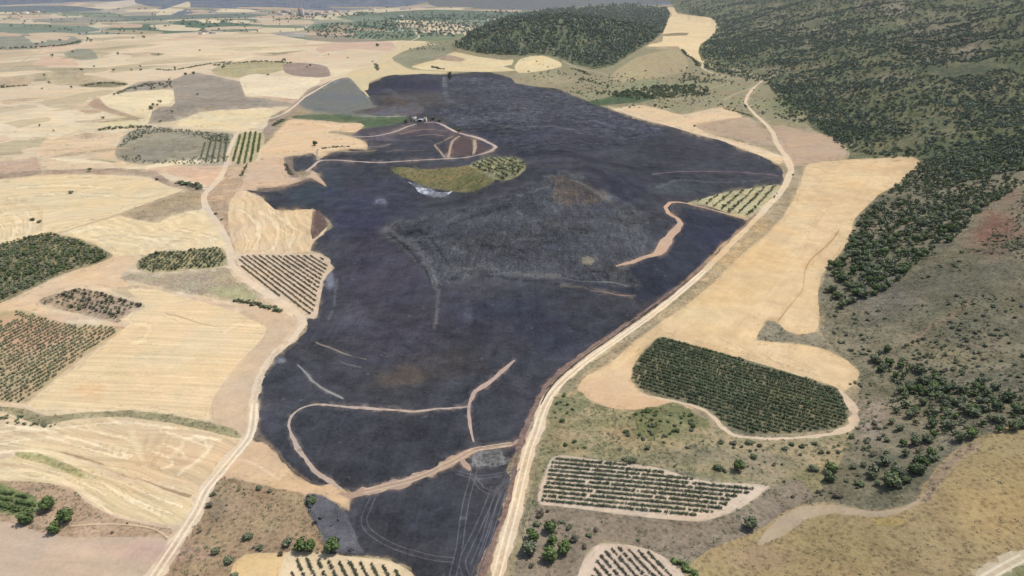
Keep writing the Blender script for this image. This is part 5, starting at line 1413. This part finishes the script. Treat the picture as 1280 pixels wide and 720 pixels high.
# ---- single trees and bushes one can point at
SOLO = [
    (675, 645, 1.5, 'shrub', 'brown', 'leafless brown bush at the top of the round tree cluster by the road'),
    (671, 657, 1.3, 'shrub', 'pine', 'small dark bush just under the leafless brown one by the road'),
    (687, 664, 2.3, 'tree', 'green', 'round green tree at the upper right of the cluster by the road'),
    (666, 673, 2.3, 'tree', 'green', 'round green tree at the left middle of the cluster by the road'),
    (689, 681, 1.9, 'tree', 'green', 'smaller dark tree in the centre of the cluster by the road'),
    (660, 690, 2.4, 'tree', 'olive', 'grey green spreading tree at the lower left of the cluster by the road'),
    (687, 699, 2.7, 'tree', 'green', 'largest tree at the bottom of the cluster by the road'),
    (705, 691, 2.4, 'tree', 'green', 'round tree at the lower right of the cluster by the road'),
    (712, 660, 1.3, 'shrub', 'olive', 'sparse pale bush right of the top of the tree cluster'),
    (716, 675, 1.7, 'shrub', 'grey', 'faded olive bush right of the tree cluster'),
    (736, 670, 1.2, 'shrub', 'olive', 'lone olive bush on the bank above the bottom vineyard corner'),
    (731, 684, 1.0, 'shrub', 'brown', 'small brown bush at the corner of the bottom vineyard'),
    (60, 637, 3.1, 'tree', 'green', 'round dark tree at the right end of the green crop patch'),
    (37, 651, 2.9, 'tree', 'green', 'round dark tree below the crop patch at lower left'),
    (81, 653, 2.9, 'tree', 'green', 'big round tree on the far side of the pale gap at lower left'),
    (71, 664, 2.2, 'tree', 'green', 'smaller round tree against the pink corner field'),
    (310, 674, 1.7, 'shrub', 'olive', 'olive bush in the middle of the brown slope left of the burned brush'),
    (324, 687, 1.3, 'shrub', 'olive', 'dark small bush above the bright bare vineyard end'),
    (361, 682, 1.8, 'shrub', 'olive', 'rounded dull bush left of the bushy green pair'),
    (376, 689, 2.3, 'tree', 'green', 'bushy olive tree of the pair above the bottom vineyard'),
    (388, 688, 2.2, 'tree', 'green', 'brighter green tree of the pair above the bottom vineyard'),
    (415, 690, 2.6, 'tree', 'green', 'green tree at the foot of the burned brush'),
    (286, 702, 1.7, 'shrub', 'olive', 'dark bush left of the bright bare vineyard end'),
    (352, 693, 1.0, 'shrub', 'brown', 'little brown bush on the rim above the bottom vineyard'),
    (293, 721, 1.3, 'shrub', 'olive', 'bush on the bottom edge left of the bright bare ground'),
    (325, 611, 1.3, 'shrub', 'olive', 'dark bush on the top rim of the brown slope'),
    (338, 615, 1.0, 'shrub', 'grey', 'faded bush right of the dark one on the slope rim'),
    (266, 619, 1.1, 'shrub', 'pine', 'small dark bush touching the road at the slope top'),
    (261, 634, 1.3, 'shrub', 'grey', 'grey bush beside the road below the small dark one'),
    (270, 690, 1.5, 'shrub', 'olive', 'pale green bush beside the road near the bottom'),
    (388, 627, 2.0, 'shrub', 'pine', 'dark green bush at the top of the burned brush'),
    (40, 276, 2.0, 'shrub', 'olive', 'left bush of the pair standing in the large pale field'),
    (50, 278, 1.9, 'shrub', 'pine', 'right bush of the pair standing in the large pale field'),
    (562, 100, 4.2, 'tall', 'pine', 'lone tall dark tree on the upper rim of the burn'),
    (937, 660, 2.6, 'tree', 'olive', 'round tree on the bank right of the long vineyard'),
    (1112, 608, 3.1, 'tree', 'pine', 'big dark tree at the lower tip of the tree belt'),
    (1038, 589, 2.5, 'tree', 'green', 'upper tree of the dark pair on the mauve slope'),
    (1037, 601, 2.0, 'tree', 'pine', 'lower tree of the dark pair on the mauve slope'),
    (1017, 588, 1.8, 'shrub', 'olive', 'olive bush left of the dark pair on the mauve slope'),
    (1074, 606, 1.9, 'shrub', 'pine', 'dark bush between the dark pair and the big dark tree'),
    (1146, 591, 2.2, 'tree', 'pine', 'dark tree on the right edge of the belt above the bare strip'),
    (1197, 551, 2.3, 'tree', 'pine', 'dark tree at the top of the golden slope'),
    (1215, 546, 2.2, 'tree', 'green', 'green tree at the top of the golden slope beside the dark one'),
    (897, 587, 1.8, 'shrub', 'pine', 'dark round bush above the right end of the long vineyard'),
    (922, 588, 2.2, 'tree', 'green', 'green round tree above the right end of the long vineyard'),
    (937, 555, 1.6, 'shrub', 'pine', 'dark bush just below the track of the dark vineyard'),
    (900, 553, 1.5, 'shrub', 'olive', 'olive bush under the bend of the dark vineyard track'),
    (916, 555, 1.4, 'shrub', 'grey', 'grey bush between the olive and the dark bush under the track'),
    (790, 577, 1.9, 'shrub', 'olive', 'low spreading bush on the top edge of the long vineyard'),
    (780, 575, 1.3, 'shrub', 'olive', 'small bush left of the low spreading one at the long vineyard'),
    (270, 268, 1.5, 'shrub', 'pine', 'dark bush on the right verge of the road bend'),
    (277, 275, 1.4, 'shrub', 'olive', 'second verge bush just below the road bend'),
    (197, 225, 1.7, 'shrub', 'brown', 'brown bush on the bank above the large pale field'),
    (759, 110, 3.4, 'tree', 'olive', 'grey round tree on the flats left of the dark grove'),
    (819, 133, 2.6, 'tree', 'pine', 'lone dark tree near the cream apron behind the burn'),
    (507, 154, 3.2, 'tree', 'pine', 'dark tree left of the white farmhouse'),
    (541, 150, 3.2, 'tree', 'olive', 'grey green tree right of the white farmhouse'),
    (533, 149, 2.6, 'tree', 'pine', 'dark small tree touching the farm shed'),
    (549, 152, 2.6, 'tree', 'olive', 'second grey tree farther right of the farmhouse'),
    (574, 166, 3.2, 'tree', 'pine', 'dark tree beside the bend of the white farm track'),
    (394, 182, 2.8, 'tree', 'pine', 'dark tree on the rim of the peach field above the track corner'),
    (868, 158, 2.0, 'shrub', 'olive', 'lone bush at the corner of the mauve brown bare field'),
    (991, 219, 1.3, 'shrub', 'olive', 'tiny bush beside the outer bend of the main road'),
    (232, 94, 3.0, 'tree', 'pine', 'left of the two dark dots on the grey hillock'),
    (242, 93, 3.0, 'tree', 'pine', 'right of the two dark dots on the grey hillock'),
    (189, 136, 3.6, 'shrub', 'olive', 'dark thicket jutting into the bright cream field'),
    (472, 58, 6.0, 'tree', 'olive', 'far bushy tree at the head of the cream apron'),
    (384, 84, 2.6, 'shrub', 'pine', 'dark dot of a tree on the mauve mound'),
]
for u, v, r, shape, mk, lab in SOLO:
    x, y = unproject([(u, v)])[0]
    plant({'shrub': 'shrub', 'tree': 'tree', 'tall': 'tree'}[shape], lab, 'bush' if shape == 'shrub' else 'tree', x, y, r, shape, mk)

# ---- hedges: each one a continuous thing
def hedge(p, step, r, mk, label, name='hedge', gap=0.05, w=0.5):
    xy = unproject(smooth_line(pts(p), False, 2.0))
    seg = np.linalg.norm(np.diff(xy, axis=0), axis=1)
    cum = np.concatenate([[0], np.cumsum(seg)])
    t = np.arange(0, cum[-1], step)
    q = np.stack([np.interp(t, cum, xy[:, 0]), np.interp(t, cum, xy[:, 1])], 1)
    R = np.random.default_rng(int(cum[-1]))
    q = q[R.random(len(q)) > gap]
    q = q + R.normal(0, w, q.shape)
    mass(name, [(x, y, r * R.uniform(.6, 1.2), R.uniform(-.2, .2)) for x, y in q], mk, 'shrub', label=label, category='hedge')


hedge('294,377 305,378 318,381 332,384 342,386 350,390', .7, 1.5, 'pine', 'thick dark hedge ending at the road left of the striped vineyard', w=.8)
hedge('224,229 232,230 242,232 252,236', 1.0, 2.4, 'olive', 'dark lens shaped hedge above the road bend', w=1.8)
hedge('123,163 140,161 165,160 188,159', 1.6, 2.6, 'olive', 'long low green hedge right of the striped left plain', w=1.6)
hedge('196,87 215,88 240,84 262,80 290,78', 2.4, 2.4, 'olive', 'long dark hedge line below the far plain', w=1.6)
hedge('268,82 300,79 330,77 366,79', 3.0, 3.0, 'olive', 'thick tree hedge along the top of the olive field', w=3)
hedge('0,61 50,59 85,56 101,52', 4.0, 4.2, 'olive', 'dark hedgerow under the far grey green strip', w=4)
hedge('105,108 128,104 158,106', 3.0, 2.6, 'olive', 'dark hedge on the lens shaped strip left of the hillock', w=2)
hedge('0,110 18,108 37,107', 2.2, 2.2, 'pine', 'short dark hedge at the left edge below the olive tinted field', w=1.5)
hedge('143,119 165,110 190,105 215,102', 2.4, 2.2, 'olive', 'hedge of small trees along the top left rim of the grey hillock', w=1.6, gap=.3)
hedge('342,157 348,154 355,150', 1.0, 2.0, 'pine', 'dark hedge tick beside the road above the peach field', w=1.2)
hedge('302,220 305,213 310,206', 1.3, 1.3, 'pine', 'thin dark hedge on the left rim of the tan knoll', w=.6, gap=.3)
hedge('357,205 360,212 365,219', .9, 1.3, 'brown', 'reddish brown hedge on the grey strip of the tan knoll', w=.8)
hedge('402,186 412,185 422,184 440,183', 1.2, 1.5, 'olive', 'ragged hedge on the lower rim of the peach field', w=1.0, gap=.35)
hedge('845,700 855,708 868,720 880,735', .45, 1.2, 'green', 'bright green hedge right of the vineyard cut by the bottom edge', w=.7)
hedge('725,98 738,102 752,106', 1.8, 2.0, 'pine', 'dark hedge on the flats below the wooded hill', w=1.5)
hedge('716,86 728,90 735,94', 1.8, 2.4, 'pine', 'dark hedge at the foot of the wooded hill', w=2)
hedge('852,62 860,70 870,78 873,83', 2.0, 2.6, 'pine', 'dark hedge along the foot of the cream valley field', w=2)
hedge('985,150 975,145 972,142', 1.5, 1.5, 'pine', 'small dark hedge beside the road fork', w=1)
hedge('905,136 925,141 940,146', 1.6, 1.6, 'olive', 'dark hedge along the top of the mauve brown bare field', w=1.2)
hedge('540,83 548,86 556,87', 1.8, 2.4, 'pine', 'dark hedge in front of the tapering cream field', w=2)
hedge('470,80 471,84 473,88', 1.6, 2.2, 'olive', 'short bushy hedge across the cream apron', w=2)
hedge('35,648 25,641 10,634 -10,630', .6, 1.0, 'green', 'dark green hedge along the lower side of the crop patch', w=.5)
hedge('0,521 25,525 45,530 70,530', .8, .9, 'olive', 'low olive hedge in the curve of the grassy bank', w=1.0, gap=.25)
# ------------------------------------------------------------------ farmhouse and village
WHITE = plain_mat('limewash', (0.78, 0.75, 0.70), 0.9, 0.08, 1.5)
CREAM = plain_mat('cream_render', (0.62, 0.54, 0.44), 0.9, 0.12, 1.0)
GREYW = plain_mat('grey_render', (0.45, 0.43, 0.42), 0.9, 0.12, 1.0)
TILE = plain_mat('clay_roof', (0.42, 0.26, 0.18), 0.9, 0.25, 3.0)
TILEP = plain_mat('pale_roof', (0.52, 0.42, 0.35), 0.9, 0.2, 3.0)
DARK = plain_mat('dark_pane_and_shade', (0.03, 0.03, 0.035), 0.6, 0.1)  # window panes, and the painted shade inside the shed
WOOD = plain_mat('wood_door', (0.16, 0.10, 0.06), 0.8, 0.2)
SHEET = plain_mat('metal_sheet', (0.55, 0.55, 0.56), 0.5, 0.1)


def boxes(name, L, mat, parent):
    Vs, Fs, n = [], [], 0
    for b in L:
        v, f = box(*b)
        Vs.append(v)
        Fs.append(f + n)
        n += 8
    return link(name, mesh_from(name, np.vstack(Vs), np.vstack(Fs), mat), parent)


def gable(name, w, d, z, h, o, mat, parent):
    """two roof slopes with eaves, ridge along x"""
    a, b = w / 2 + o, d / 2 + o
    th = .22
    V = [(-a, -b, z - .1), (a, -b, z - .1), (a, 0, z + h), (-a, 0, z + h), (-a, b, z - .1), (a, b, z - .1)]
    V = V + [(x, y, zz + th) for x, y, zz in V]
    Fq = [(0, 1, 2, 3), (3, 2, 5, 4), (7, 6, 9, 8), (8, 9, 10, 11), (0, 6, 7, 1), (4, 5, 11, 10), (0, 3, 9, 6), (3, 4, 10, 9), (1, 7, 8, 2), (2, 8, 11, 5)]
    return link(name, mesh_from(name, np.array(V), np.array(Fq), mat), parent)


def walls(w, d, h, rh, mat, parent):
    V = [(-w / 2, -d / 2, -.6), (w / 2, -d / 2, -.6), (w / 2, d / 2, -.6), (-w / 2, d / 2, -.6), (-w / 2, -d / 2, h), (w / 2, -d / 2, h), (w / 2, d / 2, h), (-w / 2, d / 2, h), (-w / 2, 0, h + rh), (w / 2, 0, h + rh)]
    T = [(0, 1, 5), (0, 5, 4), (2, 3, 7), (2, 7, 6), (1, 2, 6), (1, 6, 5), (3, 0, 4), (3, 4, 7), (4, 8, 7), (5, 6, 9), (4, 5, 9), (4, 9, 8), (6, 7, 8), (6, 8, 9)]
    return link('wall', mesh_from('wall', np.array(V, float), np.array(T), mat), parent)


def house(name, label, cat, u, v, w, d, h, rh, rot, wm, rm, group=None, detail=True, xy=None):
    x, y = unproject([(u, v)])[0]
    o = link(name, None, loc=(x, y, float(height(x, y))), label=label, category=cat, group=group)
    o.rotation_euler.z = rot
    walls(w, d, h, rh, wm, o)
    gable('roof', w, d, h, rh, .35, rm, o)
    if detail:
        dr = boxes('door', [(-.5, .5, -d / 2 - .05, -d / 2 + .04, 0, 2.1)], WOOD, o)
        boxes('handle', [(.3, .36, -d / 2 - .12, -d / 2 - .052, .95, 1.1)], SHEET, dr)
        for k, wx in enumerate((-w * .3, w * .3)):
            f = boxes('window', [(wx - .55, wx + .55, -d / 2 - .06, -d / 2 + .04, 1.0, 2.1)], WHITE, o)
            boxes('pane', [(wx - .42, wx + .42, -d / 2 - .09, -d / 2 - .062, 1.12, 1.98)], DARK, f)
        c = boxes('chimney', [(w * .25, w * .25 + .7, .3, 1.0, h, h + rh + 1.0)], wm, o)
    return o


fh = house('farmhouse', 'small white farmhouse standing at the edge of the burn among dark trees', 'house', 518, 151, 5.2, 4.6, 3.4, 1.0, .15, WHITE, TILEP)
# open fronted shed beside it
x, y = unproject([(526, 152)])[0]
sh = link('farm_shed', None, loc=(x, y, float(height(x, y))), label='open fronted white shed with a dark inside right of the farmhouse', category='shed')
boxes('wall', [(-3.2, 3.2, 2.3, 2.6, -.4, 2.6), (-3.2, -2.9, -2.4, 2.297, -.4, 2.6), (2.9, 3.2, -2.4, 2.297, -.4, 2.6), (1.0, 2.897, -2.4, -2.1, -.4, 2.6)], WHITE, sh)
boxes('roof', [(-3.5, 3.5, -2.7, 2.9, 2.603, 2.8)], SHEET, sh)
boxes('shade_slab', [(-2.89, 2.89, 1.9, 2.29, -.3, 2.5)], DARK, sh)  # dark slab before the back wall: shade inside the shed, as colour
house('farm_annex', 'narrow cream outbuilding right of the open shed', 'outbuilding', 532, 152, 3.0, 4.0, 3.8, .8, -.2, CREAM, TILEP)

far = [(258, 40, 26, 14, 6, 'CREAM', 'pinkish farm building at the end of the far green strip'), (266, 42, 20, 12, 5, 'GREY', 'smaller grey farm building right of the pinkish one'),
       (252, 43, 14, 12, 5, 'WHITE', 'little white farm building left of the pinkish one'), (345, 17, 40, 22, 11, 'CREAM', 'leftmost cream house of the hazy village'),
       (352, 19, 34, 22, 9, 'WHITE', 'white house low at the left of the hazy village'), (358, 16, 38, 24, 12, 'GREY', 'grey house in the left part of the hazy village'),
       (365, 18, 36, 22, 10, 'CREAM', 'cream house left of the dark village tower'), (377, 20, 24, 24, 30, 'TOWER', 'dark square tower rising from the hazy village'),
       (384, 19, 40, 24, 14, 'GREY', 'broad grey house right of the village tower'), (391, 17, 34, 22, 12, 'WHITE', 'white house right of the broad grey one'),
       (399, 18, 36, 22, 10, 'CREAM', 'cream house in the middle right of the village'), (410, 16, 34, 22, 10, 'WHITE', 'white house toward the right end of the village'),
       (422, 15, 36, 22, 9, 'CREAM', 'cream house near the right end of the village'), (466, 13, 40, 24, 10, 'WHITE', 'white house standing apart right of the village'),
       (500, 21, 26, 16, 7, 'WHITE', 'small white building in the far orchard'), (30, 17, 40, 22, 9, 'WHITE', 'white building at the far left mountain foot'),
       (45, 16, 36, 20, 9, 'CREAM', 'cream building at the far left mountain foot'), (20, 18, 30, 20, 8, 'CREAM', 'small cream building left of the white one at far left')]
for u, v, w, d, h, c, lab in far:
    wm = {'CREAM': CREAM, 'GREY': GREYW, 'WHITE': WHITE, 'TOWER': GREYW}[c]
    house('village_house' if c != 'TOWER' else 'village_tower', lab, 'house' if c != 'TOWER' else 'tower', u, v, w, d, h, h * .25, random.uniform(-.4, .4), wm, TILE if c != 'GREY' else TILEP, 'houses of the hazy village' if v < 22 and 340 < u < 480 else None, detail=False)
# ------------------------------------------------------------------ daylight
SUN_EL, SUN_AZ = math.radians(61), math.radians(62)    # azimuth measured from straight ahead toward the right
wd = bpy.data.worlds.new('World')
scene.world = wd
wd.use_nodes = True
nt = wd.node_tree
nt.nodes.clear()
sky = nt.nodes.new('ShaderNodeTexSky')
sky.sky_type = 'NISHITA'
sky.sun_disc = False
sky.sun_elevation = SUN_EL
sky.sun_rotation = SUN_AZ
sky.air_density = 1.2
sky.dust_density = 2.5
bg = nt.nodes.new('ShaderNodeBackground')
bg.inputs[1].default_value = 0.108
wo = nt.nodes.new('ShaderNodeOutputWorld')
nt.links.new(sky.outputs[0], bg.inputs[0])
nt.links.new(bg.outputs[0], wo.inputs[0])
sd = bpy.data.lights.new('sun', 'SUN')
sd.energy = 3.5
sd.angle = math.radians(0.53)
sd.color = (1.0, 0.95, 0.88)
sun = bpy.data.objects.new('sun', sd)
COL.objects.link(sun)
dirv = Vector((math.sin(SUN_AZ) * math.cos(SUN_EL), math.cos(SUN_AZ) * math.cos(SUN_EL), math.sin(SUN_EL)))
sun.rotation_euler = dirv.to_track_quat('Z', 'Y').to_euler()
sun.location = (0, 0, 400)
# thin summer haze: a real layer of air lying over the whole plain
hv, hf = box(-16000, 16000, -2500, 27000, -60, 900)
hm = bpy.data.materials.new('haze')
hm.use_nodes = True
ht = hm.node_tree
ht.nodes.clear()
pv = ht.nodes.new('ShaderNodeVolumePrincipled')
pv.inputs['Color'].default_value = (0.86, 0.92, 1.0, 1)
pv.inputs['Density'].default_value = 0.42e-4
pv.inputs['Anisotropy'].default_value = 0.25
ho = ht.nodes.new('ShaderNodeOutputMaterial')
ht.links.new(pv.outputs[0], ho.inputs['Volume'])
hz = link('haze', mesh_from('haze', hv, hf, hm), kind='stuff', label='thin bluish summer haze over the far plain and hills')
scene.cycles.volume_bounces = 0
scene.cycles.max_bounces = 5
scene.cycles.diffuse_bounces = 2
scene.view_settings.view_transform = 'Standard'
scene.view_settings.look = 'None'
scene.view_settings.exposure = 0
scene.view_settings.gamma = 1
print('scene built')
